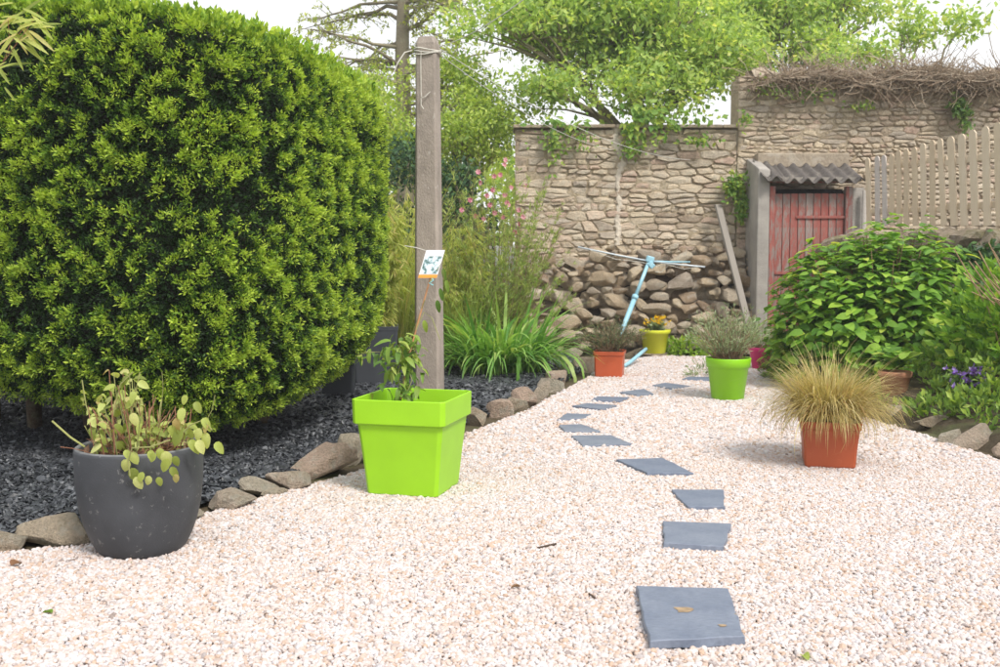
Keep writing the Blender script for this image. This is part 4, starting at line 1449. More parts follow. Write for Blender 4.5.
# --- yellow-green round pot with yellow flowers, on a stone
c = G(656, 357.5)
sl = link('flat_stone', rock_mesh((.62, .42, .07), 77, cuts=5, rough=.08), M['edging'])
sl.location = (c.x, c.y + .12, .02)
tag(sl, 'flat stone slab under the yellow green pot', 'stone')
pot5 = thing('potted_plant', 'small yellow green pot with yellow flowers in front of the rubble', 'potted plant', (c.x, c.y + .12, .05))
k_ = 12.6 / 980
pr = [(.135, 0), (.14, .004), (.178, .25), (.2, .256), (.207, .3), (.203, .306), (.195, .306), (.19, .3), (.175, .25)]
round_pot(pot5, pr, M['olive_pot'], .27, .178)
M['midgreen'] = foliage('mid_green_leaf', [(0, (.05, .11, .03)), (.5, (.13, .24, .05)), (1, (.26, .38, .08))], .3)
bushy(pot5, 26, .08, .16, .12, .04, 4, M['greygreen'], M['greenstem'], .26, tmpl=LEAF2, seed=6)
M['yellow'] = foliage('yellow_petal', [(0, (.75, .48, .02)), (.6, (.85, .62, .03)), (1, (.9, .7, .08))], .3)
cs = np.stack([rng.normal(0, .07, 34), rng.normal(0, .06, 34), rng.uniform(.34, .47, 34)], 1)
V, Fc, T = tuft_leaves(cs, np.tile((0, -.4, 1.), (34, 1)), 9, None, .035, .9, rng.random(34))
link('flowers', mesh_np('flowers', V, Fc, T), M['yellow'], pot5, kind='stuff')
# --- far square orange pot
c = G(611, 378.5)
pot6 = thing('potted_plant', 'square orange terracotta pot with a dark heathery shrub near the rubble', 'potted plant', (c.x, c.y + .14, 0), rz=R(-12))
square_pot(pot6, .33, .275, .285, .012, .04, M['terra2'], soil=.02)
M['heath'] = foliage('heather_leaf', [(0, (.06, .08, .045)), (.5, (.13, .17, .08)), (.85, (.22, .26, .13)), (1, (.30, .15, .12))], .2)
bushy(pot6, 100, .12, .36, .36, .03, 4, M['heath'], M['woodstem'], .27, seed=9)
# --- magenta pot
c = G(764, 371)
pot7 = thing('potted_plant', 'magenta pot with pinkish grey foliage beside the hut wall', 'potted plant', (c.x, c.y + .1, 0))
pr = [(.10, 0), (.105, .004), (.135, .2), (.15, .21), (.158, .26), (.154, .265), (.145, .26), (.13, .2)]
round_pot(pot7, pr, M['magenta'], .23, .13)
bushy(pot7, 70, .1, .36, .30, .035, 3, M['greygreen'], M['woodstem'], .22, seed=12)
# --- clay pot behind the grass
c = G(899, 411)
pot8 = thing('potted_plant', 'weathered clay pot with broad green leaves behind the straw grass', 'potted plant', (c.x, c.y + .1, .10))
pr = [(.10, 0), (.105, .004), (.14, .17), (.155, .175), (.16, .215), (.156, .22), (.147, .22), (.14, .2)]
pr = [(a_ * .85, b_) for a_, b_ in pr]
round_pot(pot8, pr, M['clay'], .19, .112)
M['hyd'] = foliage('hydrangea_leaf', [(0, (.08, .19, .03)), (.35, (.16, .33, .04)), (.7, (.27, .47, .06)), (.92, (.40, .58, .08)), (1, (.52, .58, .10))], .42, .5)
lm8 = [leaf_mesh(M['hyd'], fold=.08, droop=.35, wd=.3)]
spots = []
rnd = random.Random(31)
for k in range(46):
    a2 = rnd.uniform(0, 6.28); e = rnd.uniform(.2, 1.2)
    spots.append(((rnd.gauss(0, .06), rnd.gauss(0, .06), .22 + rnd.uniform(0, .16)), (math.cos(a2), math.sin(a2), e), (-math.cos(a2) * .5, -.3, 1), rnd.uniform(.10, .17)))
leaf_parts(pot8, lm8, None, spots)
# --- dark square planters behind the hedge
M['bamboo'] = foliage('bamboo_leaf', [(0, (.24, .30, .07)), (.4, (.42, .50, .12)), (.8, (.60, .63, .20)), (1, (.60, .50, .22))], .5)
M['cane2'] = plain('bamboo_cane', (.30, .26, .10), .6, .3)
def bamboo(parent, z0, n_cane, h, spread, seed, n_leaf=9, leafL=.11, out=.0):
    rnd = random.Random(seed)
    mb = MB(); cs, ds = [], []
    for k in range(n_cane):
        az = rnd.uniform(0, 6.28); sp = rnd.uniform(.15, 1) * spread
        hh = h * rnd.uniform(.55, 1.05)
        pts = [Vector((math.cos(az) * (.1 * rnd.random() + sp * s ** 2), math.sin(az) * (.1 * rnd.random() + sp * s ** 2), z0 + hh * s - .3 * sp * s ** 3)) for s in np.linspace(0, 1, 8)]
        mb.tube(pts, [.006, .006, .005, .005, .004, .003, .002, .001], 4)
        for j in range(34):
            u = rnd.uniform(.12, 1)
            i = min(int(u * 7), 6)
            p = pts[i].lerp(pts[i + 1], u * 7 - i) + Vector((rnd.gauss(0, .05), rnd.gauss(0, .05), 0))
            cs.append(p[:]); a3 = rnd.uniform(0, 6.28)
            ds.append((math.cos(a3) * .7, math.sin(a3) * .7, -.8))
    cs, ds = np.array(cs), np.array(ds)
    V, Fc, T = tuft_leaves(cs, ds, n_leaf, None, leafL, .35, rng.random(len(cs)), tmpl=NARROW, rad=.04, up=0)
    part('canes', mb, M['cane2'], parent, kind='stuff')
    link('foliage', mesh_np('foliage', V, Fc, T), M['bamboo'], parent, kind='stuff')
pl1 = thing('potted_bamboo', 'tall dark planter of yellowish bamboo between the hedge and the post', 'planter', (W(374, 390, 9.6).x, 9.75, 0), rz=R(6))
square_pot(pl1, .46, .38, .60, .008, .04, M['anthra2'])
bamboo(pl1, .5, 34, 1.45, .36, 4, leafL=.085)
pl2 = thing('planter', 'dark grey planter half hidden under the right end of the hedge', 'planter', (W(338, 400, 8.7).x, 8.75, 0), rz=R(4))
square_pot(pl2, .30, .26, .34, .008, .03, M['anthra2'])

# --- daylily clump
c = G(500, 379)
lil = thing('daylily_clump', 'lush clump of arching green strap leaves on the slate bed', 'plant', (c.x, c.y + .35, .02))
M['strap'] = foliage('strap_leaf', [(0, (.10, .26, .05)), (.4, (.20, .42, .08)), (.8, (.34, .56, .14)), (1, (.50, .60, .20))], .4, .4, spec=.5)
lms = []
for k in range(16):
    V, Fc = blades(1, 0, .9, .035, .2 + .07 * (k % 5), 1.2 + .19 * (k % 7), segs=8, lvar=.12, azr=(-.0001, .0001))
    me = mesh_np('strap_leaf', V, Fc, smooth=True); me.materials.append(M['strap']); lms.append(me)
for k in range(280):
    o = bpy.data.objects.new('leaf', lms[k % 16])
    C.objects.link(o); o.parent = lil
    az = random.uniform(0, 2 * PI)
    r0 = .34 * math.sqrt(random.random())
    a3 = random.uniform(0, 2 * PI)
    o.location = (r0 * 1.15 * math.cos(a3), r0 * .8 * math.sin(a3), 0)
    o.rotation_euler = (random.uniform(-.1, .1), random.uniform(-.1, .1), a3 + random.gauss(0, .7))
    s = random.uniform(.8, 1.3)
    o.scale = (s, s, s)
V, Fc = blades(300, .38, .7, .028, .4, 1.3, segs=8)
link('inner_leaves', mesh_np('inner_leaves', V, Fc, smooth=True), M['strap'], lil, kind='stuff')

# --- pink flowering shrub
c = W(498, 378, 11.3)
psh = thing('flowering_shrub', 'loose twiggy shrub with small pink flowers beside the wall end', 'shrub', (c.x, 11.6, 0))
M['fine'] = foliage('fine_leaf', [(0, (.18, .28, .08)), (.5, (.34, .44, .13)), (1, (.52, .58, .22))], .45)
bushy(psh, 190, .30, 2.5, .78, .055, 9, M['fine'], M['woodstem'], 0, seed=15, cut=.3)
M['pink'] = foliage('pink_petal', [(0, (.52, .14, .25)), (.5, (.66, .28, .38)), (1, (.78, .46, .54))], .3)
fl = [(481, 183), (505, 160), (508, 205), (476, 216), (484, 219), (495, 213), (505, 195), (507, 203), (520, 224), (519, 210), (526, 186), (493, 190), (503, 217), (494, 176), (487, 196), (523, 217), (511, 188), (500, 175), (470, 200), (478, 172), (462, 210), (515, 232), (504, 165), (490, 205)]
for i, (x, y) in enumerate(fl):
    p = W(x, y, 11.35) - psh.location
    mb = MB()
    for k in range(6):
        a = k * PI / 3
        ca, sa = math.cos(a), math.sin(a)
        r_ = .036
        mb.add([(0, 0, 0), (r_ * .6 * ca - r_ * .35 * sa, -.012, r_ * .6 * sa + r_ * .35 * ca), (r_ * ca, -.006, r_ * sa), (r_ * .6 * ca + r_ * .35 * sa, -.012, r_ * .6 * sa - r_ * .35 * ca)], [(0, 1, 2, 3)])
    o = part('flower', mb, M['pink'], psh, loc=p)
    o.rotation_euler = (random.uniform(-.5, .5), random.uniform(0, 2), random.uniform(-.6, .6))
# feathery grass between post and shrub
fg = thing('bamboo_clump', 'yellowish feathery bamboo just right of the concrete post', 'plant', (W(462, 380, 11.2).x, 11.4, 0))
bamboo(fg, .0, 34, 1.75, .42, 14, n_leaf=6, leafL=.08)
V, Fc = blades(900, .3, 1.0, .008, .15, .8, segs=7)
link('grass_blades', mesh_np('grass_blades', V, Fc), M['fine'], fg, kind='stuff')
fg2 = thing('bamboo_clump', 'yellow green bamboo rising behind the hedge, left of the post', 'plant', (W(385, 380, 11.6).x, 11.6, 0))
bamboo(fg2, .0, 26, 2.1, .45, 15, n_leaf=7, leafL=.09)
V, Fc = blades(1300, .36, 1.7, .008, .10, .8, segs=7)
link('grass_blades', mesh_np('grass_blades', V, Fc), M['bamboo'], fg2, kind='stuff')

# --- hydrangea
hyc = Vector((3.72, 9.6, .1))
hyd = thing('hydrangea_bush', 'big leafy green hydrangea bush in front of the red door', 'bush', hyc)
def dome(n, a, b, h, inner=0.0):
    d = rdir(n); d[:, 2] = np.abs(d[:, 2]) * 1.0
    k = 1 - inner * rng.random(n)
    bumpy = 1 + (vnoise(d * 3 + 7, 1.5) - .5) * .35
    p = d * np.array((a, b, h)) * (k * bumpy)[:, None]
    return p, d
lm = [leaf_mesh(M['hyd'], fold=.06, droop=.25, wd=.33, serr=.03), leaf_mesh(M['hyd'], fold=.12, droop=.45, wd=.36), leaf_mesh(M['hyd'], fold=.0, droop=.6, wd=.33)]
HA, HB, HH = 1.12, .9, 1.5
p, d = dome(2600, HA, HB, HH, .12)
k = (p[:, 1] < .25) & (p[:, 2] > .12)
p, d = p[k], d[k]
spots = []
for i in range(min(295, len(p))):
    a2 = rng.uniform(0, 6.28)
    ax = d[i] * .6 + np.array((math.cos(a2), math.sin(a2), -.25))
    spots.append((p[i] + d[i] * .02, ax, d[i] * .7 + np.array((0, -.25, .7)) + rng.normal(0, .3, 3), rng.uniform(.085, .15)))
leaf_parts(hyd, lm, None, spots)
p, d = dome(8500, HA * .97, HB * .97, HH * .97, .45)
a2 = rng.uniform(0, 6.28, len(p))
ax = d * .5 + np.stack([np.cos(a2), np.sin(a2), np.full(len(p), -.25)], 1)
bt = broad(.08, .4, .33)
V, Fc, T = scatter(bt[0], bt[1], p, ax, d * .7 + np.array((0, 0, .8)), rng.uniform(.07, .14, len(p)))
link('inner_leaves', mesh_np('inner_leaves', V, Fc, smooth=True), M['hyd'], hyd, kind='stuff')
mb = MB()
for k in range(60):
    az = random.uniform(0, 6.28); s = random.uniform(.2, .9)
    mb.tube([(random.uniform(-.3, .3), random.uniform(-.25, .25), -.1), (s * .5 * math.cos(az), s * .5 * math.sin(az), .5), (s * HA * math.cos(az), s * HB * math.sin(az), HH * math.sqrt(1 - s * s) * .95)], [.009, .007, .004], 5)
part('stems', mb, M['woodstem'], hyd, kind='stuff')
def tufts_thing(name, label, cat, loc, pts, out, per, L, mat, tmpl=LEAF2, spread=.6, rad=.05, kind_thing=True, up=.3):
    th = thing(name, label, cat, loc) if kind_thing else None
    V, Fc, T = tuft_leaves(pts, out, per, None, L, spread, rng.random(len(pts)), tmpl=tmpl, rad=rad, up=up)
    link('foliage', mesh_np('foliage', V, Fc, T), mat, th, kind='stuff')
    return th
# low ferny plant at the hydrangea's left foot
p, d = dome(420, .38, .3, .42, .4)
tufts_thing('low_shrub', 'low dark green spreading shrub at the left foot of the hydrangea', 'shrub', tuple(G(800, 383) + Vector((.05, .25, .0))), p, d + np.array((0, 0, .3)), 9, .05, M['midgreen'], tmpl=NARROW)
# bright leafy weed by the yellow green pot
p, d = dome(120, .35, .2, .22, .5)
c = G(692, 357)
tufts_thing('leafy_weed', 'bright light green weed at the foot of the rubble heap', 'weed', (c.x, c.y + .15, 0), p, d, 7, .07, foliage('lettuce_leaf', [(0, (.2, .36, .05)), (1, (.42, .58, .10))], .4))
p, d = dome(60, .16, .12, .15, .5)
c = G(702, 378)
tufts_thing('small_weed', 'tiny pale green weed growing at the farthest slab', 'weed', (c.x, c.y, 0), p, d, 5, .05, M['greygreen'], tmpl=NARROW)
# yellow green shrub at the right edge
p, d = dome(700, .75, .6, .95, .5)
c = Vector((4.35, 7.9, .35))
tufts_thing('leafy_shrub', 'yellow green shrub with dry canes at the right edge of the picture', 'shrub', tuple(c), p, d + np.array((0, 0, .4)), 6, .085, M['hyd'])
sh = C.objects[-1].parent if False else None
mb = MB()
for k in range(26):
    a = random.uniform(2.2, 4.2)
    b0 = (random.uniform(-.3, .3), random.uniform(-.4, 0), 0)
    mb.tube([b0, (b0[0] + .25 * math.cos(a), b0[1] - .15, .5), (b0[0] + .6 * math.cos(a), b0[1] - .25, random.uniform(.6, 1.05))], [.007, .006, .004], 5)
o = part('dry_canes', mb, plain('straw_cane', (.42, .28, .17), .8, .3), None, loc=c)
tag(o, 'bundle of dry brown canes poking out of the shrub at the right edge', 'dry canes')
# ground cover on the bank
n = 5200
idx = rng.integers(0, len(BANKV), n)
pb = BANKV[idx] + rng.normal(0, .06, (n, 3)) * np.array((1, 1, .2))
k = (pb[:, 1] > 4.5) & (pb[:, 0] > 3.0 + .0 * pb[:, 1]) & (pb[:, 2] < 1.3) & (pb[:, 1] < 11.2)
pb = pb[k]
ys = np.array([e.y for e in E][::-1]); xs_ = np.array([e.x for e in E][::-1])
k = (pb[:, 0] > np.interp(pb[:, 1], ys, xs_) + np.where(pb[:, 1] < 7.3, .16, .12)) & ~((np.abs(pb[:, 0] - 3.28) < .16) & (pb[:, 1] > 7.55) & (pb[:, 1] < 8.2))
pb = pb[k]
out_ = np.tile((-.2, -.3, 1.), (len(pb), 1)) + rng.normal(0, .3, (len(pb), 3))
hgt = vnoise(pb, 3.5)
pb[:, 2] += np.clip(hgt - .3, 0, 1) * .3 * rng.random(len(pb))
V, Fc, T = tuft_leaves(pb, out_, 7, None, .055, .7, hgt, rad=.07)
M['cover'] = foliage('ground_cover_leaf', [(0, (.07, .14, .03)), (.4, (.16, .28, .05)), (.8, (.30, .44, .08)), (1, (.44, .54, .12))], .4)
link('ground_cover', mesh_np('ground_cover', V, Fc, T), M['cover'], None, kind='stuff')
# purple flowers
c = G(968, 385) ; c = W(968, 378, 7.6)
pf = thing('purple_flowers', 'clump of small purple flowers on the bank at the right edge', 'flowers', (c.x, c.y, c.z - .1))
cs = np.stack([rng.normal(0, .09, 60), rng.normal(0, .08, 60), rng.uniform(.04, .18, 60)], 1)
V, Fc, T = tuft_leaves(cs, np.tile((-.1, -.6, .7), (60, 1)), 7, None, .03, .8, rng.random(60))
link('petals', mesh_np('petals', V, Fc, T), foliage('purple_petal', [(0, (.16, .07, .40)), (.5, (.28, .16, .6)), (1, (.50, .42, .75))], .3), pf, kind='stuff')
V, Fc, T = tuft_leaves(cs - np.array((0, 0, .06)), np.tile((-.1, -.4, .7), (60, 1)), 6, None, .04, .8, rng.random(60))
link('foliage', mesh_np('foliage', V, Fc, T), M['midgreen'], pf, kind='stuff')
# ivy on the ledge
def ivy(name, label, spots_px, n, L, mat, Y=None, fn=None, r=6):
    ps = []
    for (x, y, rx, ry) in spots_px:
        for _ in range(n):
            a, b = x + rng.normal(0, rx), y + rng.normal(0, ry)
            q = fn(a, b) if fn else W(a, b, Y + rng.uniform(-.08, .05))
            ps.append(q[:])
    ps = np.array(ps)
    loc = ps.mean(0)
    out_ = np.tile((0, -.5, -.3), (len(ps), 1)) + rng.normal(0, .6, (len(ps), 3))
    nm = np.tile((0, -1., .5), (len(ps), 1)) + rng.normal(0, .35, (len(ps), 3))
    V, Fc, T = scatter(LEAF2[0], LEAF2[1], ps - loc, out_, nm, L * rng.uniform(.6, 1.4, len(ps)), rng.random(len(ps)))
    o = link(name, mesh_np(name, V, Fc, T), mat, None, loc=loc)
    return tag(o, label, 'ivy')
M['ivydark'] = foliage('ivy_dark', [(0, (.02, .06, .02)), (.6, (.05, .12, .03)), (1, (.12, .22, .06))], .2)
M['ivylight'] = foliage('ivy_light', [(0, (.10, .22, .04)), (.6, (.22, .36, .06)), (1, (.40, .48, .08))], .35)
ivy('ivy', 'dark ivy hanging under the mossy ledge at the right', [(985, 255, 14, 7), (965, 268, 14, 8), (1000, 290, 10, 18)], 170, .09, M['ivydark'], Y=9.6)
ivy('ivy', 'ivy climbing the wall just left of the hut', [(737, 185, 5, 8), (741, 205, 3.5, 10), (731, 187, 4, 4)], 150, .075, M['ivylight'], Y=WY - .16)
ivy('ivy', 'green creeper patches below the coping of the lower wall', [(550, 137, 12, 6), (578, 140, 12, 8), (555, 150, 5, 10), (640, 139, 9, 6), (632, 150, 6, 5), (700, 140, 8, 3)], 75, .07, M['ivylight'], Y=WY - .13)
ivy('ivy', 'small green creeper hanging near the right end of the tall wall', [(964, 115, 4, 9), (958, 105, 4, 4)], 110, .08, M['midgreen'], Y=WY - .16)
ivy('ivy', 'small green tufts growing among the stones of the tall wall', [(780, 90, 12, 4), (815, 92, 10, 5), (862, 106, 7, 2), (765, 85, 6, 5), (745, 120, 3, 5)], 60, .06, M['ivylight'], Y=WY - .16)
ivy('ivy', 'leafy branch tips spilling over the coping of the lower wall', [(652, 118, 8, 7), (668, 128, 7, 8), (640, 112, 12, 5), (630, 128, 4, 5), (700, 116, 12, 4), (560, 122, 20, 3)], 45, .11, M['ivylight'], Y=WY - .14)

# dead creeper on the tall wall
dc = thing('dead_creeper', 'tangle of dry brown creeper stems along the top of the tall wall', 'dead creeper', (5.5, WY, ZR))
mb = MB()
rnd = random.Random(4)
for k in range(3000):
    px = rnd.uniform(752, 1010) if k % 3 else rnd.uniform(850, 1020)
    top = 79 + 4 * math.sin(px / 19.) - (5 if px > 820 else 0)
    low = 5 + 2 * max(0, math.sin((px - 800) / 45.)) + (9 if 900 < px < 980 else 0) - (3 if px < 830 else 0)
    y = top + rnd.uniform(0, 1) ** 1.6 * low
    p = W(px, y, WY - .12 + rnd.uniform(-.22, .25) * (1 if y < top + 8 else .4)) - dc.location
    d = Vector((rnd.gauss(0, 1), rnd.gauss(0, .3), rnd.gauss(-.05, .4))).normalized() * rnd.uniform(.018, .046)
    q = [p]
    for s in range(5):
        d = d + Vector((rnd.gauss(0, .028), rnd.gauss(0, .015), rnd.gauss(.0, .02)))
        q.append(q[-1] + d)
    mb.tube(q, rnd.choice([.0025, .003, .004, .006]), 3, cap=False)
M['deadstem'] = stone('dead_stem', [(0, (.22, .16, .11)), (.5, (.33, .26, .19)), (1, (.44, .37, .29))], scale=2)
part('stems', mb, M['deadstem'], dc, kind='stuff')
n = 5200
px = rng.uniform(752, 1012, n)
ps = np.array([(W(x, 76 + 4 * math.sin(x / 19.) - (5 if x > 820 else 0) + abs(rng.normal(0, 11 if 890 < x < 985 else 7)), WY - .05 + rng.uniform(-.2, .25)) - dc.location)[:] for x in px])
V, Fc, T = scatter(LEAF2[0], LEAF2[1], ps, rdir(n), rdir(n), rng.uniform(.03, .07, n))
link('dry_leaves', mesh_np('dry_leaves', V, Fc), foliage('dead_leaf', [(0, (.20, .14, .09)), (.6, (.34, .26, .18)), (1, (.45, .38, .28))], .2), dc, kind='stuff')
top = MB(); V = []
for k in range(36):
    x = XM + .2 + k * (XR - XM - .4) / 35
    V += [(x - 5.5, -.1 + .05 * math.sin(k), -.03), (x - 5.5, .1, .10 + .05 * math.sin(k * 1.7)), (x - 5.5, .4, .10 + .04 * math.cos(k)), (x - 5.5, .55, -.03)]
top.add(V, [(i * 4 + j, i * 4 + j + 1, i * 4 + j + 5, i * 4 + j + 4) for i in range(35) for j in range(3)])
part('root_mat', top, M['deadstem'], dc)

# ------------------------------------------------------------------ rotary dryer, hose
M['blue'] = plain('pale_blue_paint', (.30, .55, .66), .45, .12, 12, .2, .002, spots=(20, .6, (.62, .7, .74), .6))
M['steel'] = plain('grey_steel', (.52, .58, .62), .4, .15)
a, b = W(621, 333, 12.45), W(650, 259, 12.85)
rd = thing('rotary_dryer', 'leaning pale blue rotary clothes dryer against the rubble heap', 'clothes dryer', a)
mb = MB(); d = b - a
mb.tube([Vector((0, 0, 0)) - d * .25, d * .48], .032, 12); part('lower_pole', mb, M['blue'], rd, smooth=True)
mb = MB(); mb.tube([d * .46, d * 1.02], .024, 12); part('upper_pole', mb, M['blue'], rd, smooth=True)
mb = MB(); mb.tube([d * .45, d * .5], .043, 12); part('collar', mb, M['blue'], rd, smooth=True)
mb = MB(); mb.box(d * .995, (.10, .10, .08), ry=.3); mb.box(d * .95 + Vector((.03, 0, -.03)), (.09, .1, .07), ry=.8)
part('hub', mb, M['blue'], rd, bevel=.01)
for (x, y, Y) in ((578, 247, 12.9), (705, 267, 12.6), (597, 251, 13.1), (690, 262, 13.1)):
    e = W(x, y, Y) - a
    s0 = d * .97
    mb = MB(); mb.tube([s0, s0.lerp(e, .5) + Vector((0, 0, -.004)), e], .0115, 7); part('arm', mb, M['steel'] if x in (578, 705) else M['blue'], rd, smooth=True)
mb = MB()
for (x0, y0, x1, y1) in ((640, 262, 672, 264), (590, 250, 640, 262), (668, 265, 700, 267), (655, 272, 668, 266)):
    p, q = W(x0, y0, 12.8) - a, W(x1, y1, 12.8) - a
    mb.tube([p, (p + q) / 2 - Vector((0, 0, .04)), q], .004, 4)
part('line', mb, M['rope'], rd)
mb = MB()
pts = [W(x, y, Yy) for x, y, Yy in ((646, 349, 11.9), (640, 354, 11.7), (634, 359, 11.5), (629, 363, 11.35), (624, 366, 11.2))]
o0 = pts[0].copy()
mb.tube([p - o0 for p in pts], .022, 8)
o = part('blue_pipe', mb, M['blue'], None, smooth=True, loc=o0)
tag(o, 'short curved pale blue pipe beside the orange pot', 'pipe')

# ------------------------------------------------------------------ trees and far greenery
M['treeleaf'] = foliage('broad_tree_leaf', [(0, (.20, .32, .10)), (.3, (.34, .50, .14)), (.6, (.46, .62, .18)), (.85, (.58, .70, .22)), (1, (.70, .72, .28))], .55, .6)
M['treebark'] = stone('tree_bark', [(0, (.22, .19, .14)), (1, (.30, .27, .19))], lichen=(.28, .28, .2), amt=.5, scale=2)
def tree(name, label, base, h_fork, blobs, n_cl, per, L, leafmat, seed, trunk_r=.16, gap=.42, crad=.32, tmpl=LEAF2, gscale=.8, droop=0.0):
    rnd = random.Random(seed)
    th = thing(name, label, 'tree', base)
    bl = Vector(base)
    mb = MB()
    fork = Vector((0, 0, h_fork))
    mb.tube([(0, 0, -.2), (.03, 0, h_fork * .5), fork], [trunk_r * 1.25, trunk_r, trunk_r * .85], 10)
    cs = []
    for (cx, cy, cz, rx, ry, rz_) in blobs:
        c = Vector((cx, cy, cz)) - bl
        limb = [fork, fork.lerp(c, .35) + Vector((rnd.gauss(0, .15), rnd.gauss(0, .15), .25)), fork.lerp(c, .7) + Vector((rnd.gauss(0, .1), 0, .12)), c]
        mb.tube(limb, [trunk_r * .6, trunk_r * .42, trunk_r * .28, trunk_r * .15], 7)
        vol = rx * ry * rz_
        k = 0
        want = int(n_cl * vol / sum(b[3] * b[4] * b[5] for b in blobs))
        tries = 0
        while k < want and tries < want * 12:
            tries += 1
            d = np.array([rnd.gauss(0, 1) for _ in range(3)]); d /= np.linalg.norm(d)
            r = rnd.random() ** .4
            p = np.array(c) + d * np.array((rx, ry, rz_)) * r
            if vnoise((p + np.array(bl))[None], gscale)[0] < gap:
                continue
            cs.append(p); k += 1
            if k % 3 == 0:
                s = limb[1 + rnd.randint(0, 2)]
                pe = Vector(p)
                mb.tube([s, s.lerp(pe, .5) + Vector((rnd.gauss(0, .06), rnd.gauss(0, .06), .06)), pe], [trunk_r * .16, trunk_r * .1, trunk_r * .04], 4, cap=False)
    cs = np.array(cs)
    n = len(cs)
    c = np.repeat(cs, per, 0) + rng.normal(0, crad * .55, (n * per, 3)) * np.array((1, 1, .6))
    ax = rng.normal(0, 1, (n * per, 3)); ax[:, 2] -= .3 + droop
    nm = rng.normal(0, .55, (n * per, 3)) + np.array((0, -.25, 1))
    tip = np.clip(np.repeat(rng.random(n), per) * .6 + rng.random(n * per) * .4, 0, 1)
    V, Fc, T = scatter(tmpl[0], tmpl[1], c, ax, nm, L * rng.uniform(.6, 1.3, n * per), tip)
    part('trunk', mb, M['treebark'], th, smooth=True)
    link('crown', mesh_np('crown', V, Fc, T), leafmat, th, kind='stuff')
    return th
def B(px, py, Y, rpx, rpy, ry):
    p = W(px, py, Y); k = Y / F
    return (p.x, p.y, p.z, rpx * k, ry, rpy * k)
b0 = W(640, 300, 17.5)
tree('broadleaf_tree', 'light green broadleaf tree spreading over the lower stone wall', (W(648, 200, 17).x, 17, 0), 3.0,
     [B(520, 40, 16.5, 78, 55, 1.1), B(600, 20, 17, 95, 60, 1.4), B(680, 30, 16.5, 90, 62, 1.3), B(645, 85, 15.6, 85, 32, .8), B(540, 85, 16, 60, 24, .8), B(720, 75, 16, 50, 34, .9)],
     760, 36, .115, M['treeleaf'], 5, gap=.43, crad=.33, gscale=1.3)
tree('broadleaf_tree', 'broadleaf tree rising behind the corner where the wall steps up', (W(790, 200, 20).x, 20, 0), 3.2,
     [B(760, 15, 19.5, 78, 48, 1.3), B(835, 5, 20, 60, 26, 1.2), B(730, 60, 19, 50, 34, 1.0), B(790, 48, 19, 50, 22, .9)],
     380, 34, .13, M['treeleaf'], 6, gap=.47, crad=.36, gscale=1.3)
tree('young_tree', 'thin leafy branches against the sky above the right end of the tall wall', (W(900, 200, 17).x, 17, 0), 3.4,
     [B(868, 55, 16.5, 34, 12, .5), B(925, 32, 17, 26, 12, .4), B(965, 22, 17, 20, 14, .4), B(905, 20, 17, 14, 16, .3), B(820, 62, 16, 30, 9, .4)],
     95, 22, .12, M['treeleaf'], 7, trunk_r=.06, gap=.35, crad=.26)
M['larch'] = foliage('larch_needles', [(0, (.22, .29, .07)), (.5, (.40, .47, .11)), (1, (.58, .62, .18))], .5)
lt_ = thing('larch_tree', 'open larch tree with bare spreading boughs behind the hedge', 'tree', (W(404, 200, 21).x, 21, 0))
mb = MB(); cs = []
rnd = random.Random(12)
H = W(404, -60, 21).z
mb.tube([(0, 0, -.1), (.04, 0, H * .4), (-.02, 0, H * .7), (.05, 0, H)], [.22, .18, .15, .1], 10)
k_ = 21 / F
for k in range(58):
    z = rnd.uniform(2.6, H)
    side = rnd.choice((-1, 1))
    Lb = rnd.uniform(.9, 2.7) * (1 if side < 0 else .9)
    az = rnd.uniform(-1.0, 1.0)
    d = Vector((side * math.cos(az), math.sin(az), rnd.uniform(-.05, .45)))
    pts = [Vector((0, 0, z)) + d * Lb * s - Vector((0, 0, .5 * Lb * .35 * s * s)) + Vector((rnd.gauss(0, .03), rnd.gauss(0, .03), rnd.gauss(0, .04))) for s in np.linspace(0, 1, 8)]
    mb.tube(pts, [.05, .042, .036, .03, .024, .018, .012, .006], 5)
    for j in range(16):
        u = rnd.uniform(.2, 1)
        i = min(int(u * 7), 6)
        p = pts[i].lerp(pts[i + 1], u * 7 - i)
        d2 = Vector((rnd.gauss(0, 1), rnd.gauss(0, .6), rnd.gauss(-.25, .4))).normalized() * rnd.uniform(.2, .65)
        q = [p, p + d2 * .5 + Vector((0, 0, -.02)), p + d2 + Vector((0, 0, -.07))]
        mb.tube(q, [.011, .008, .004], 3, cap=False)
        for g in range(3):
            cs.append((q[1].lerp(q[2], rnd.random()) if g else q[0].lerp(q[1], rnd.random()))[:])
cs = np.array(cs)
part('trunk', mb, M['treebark'], lt_, smooth=True)
V, Fc, T = tuft_leaves(cs, rdir(len(cs)), 7, None, .06, .9, rng.random(len(cs)), rad=.05)
link('crown', mesh_np('crown', V, Fc, T), M['larch'], lt_, kind='stuff')
M['yellowgreen'] = foliage('yellow_green_leaf', [(0, (.20, .32, .06)), (.5, (.40, .54, .10)), (1, (.58, .66, .17))], .5)
tree('young_tree', 'airy yellow green young tree between the hedge and the stone wall', (W(470, 250, 16.5).x, 16.5, 0), 1.6,
     [B(455, 130, 16, 52, 38, 1.0), B(400, 140, 16, 40, 40, 1.0), B(500, 120, 16.5, 36, 30, .8), B(440, 90, 16.5, 40, 28, .8), B(380, 110, 17, 34, 40, .8)],
     420, 40, .08, M['yellowgreen'], 8, gap=.34, trunk_r=.09, crad=.3)
M['laurel'] = foliage('laurel_leaf', [(0, (.02, .06, .025)), (.6, (.045, .11, .04)), (1, (.10, .19, .07))], .2, .35)
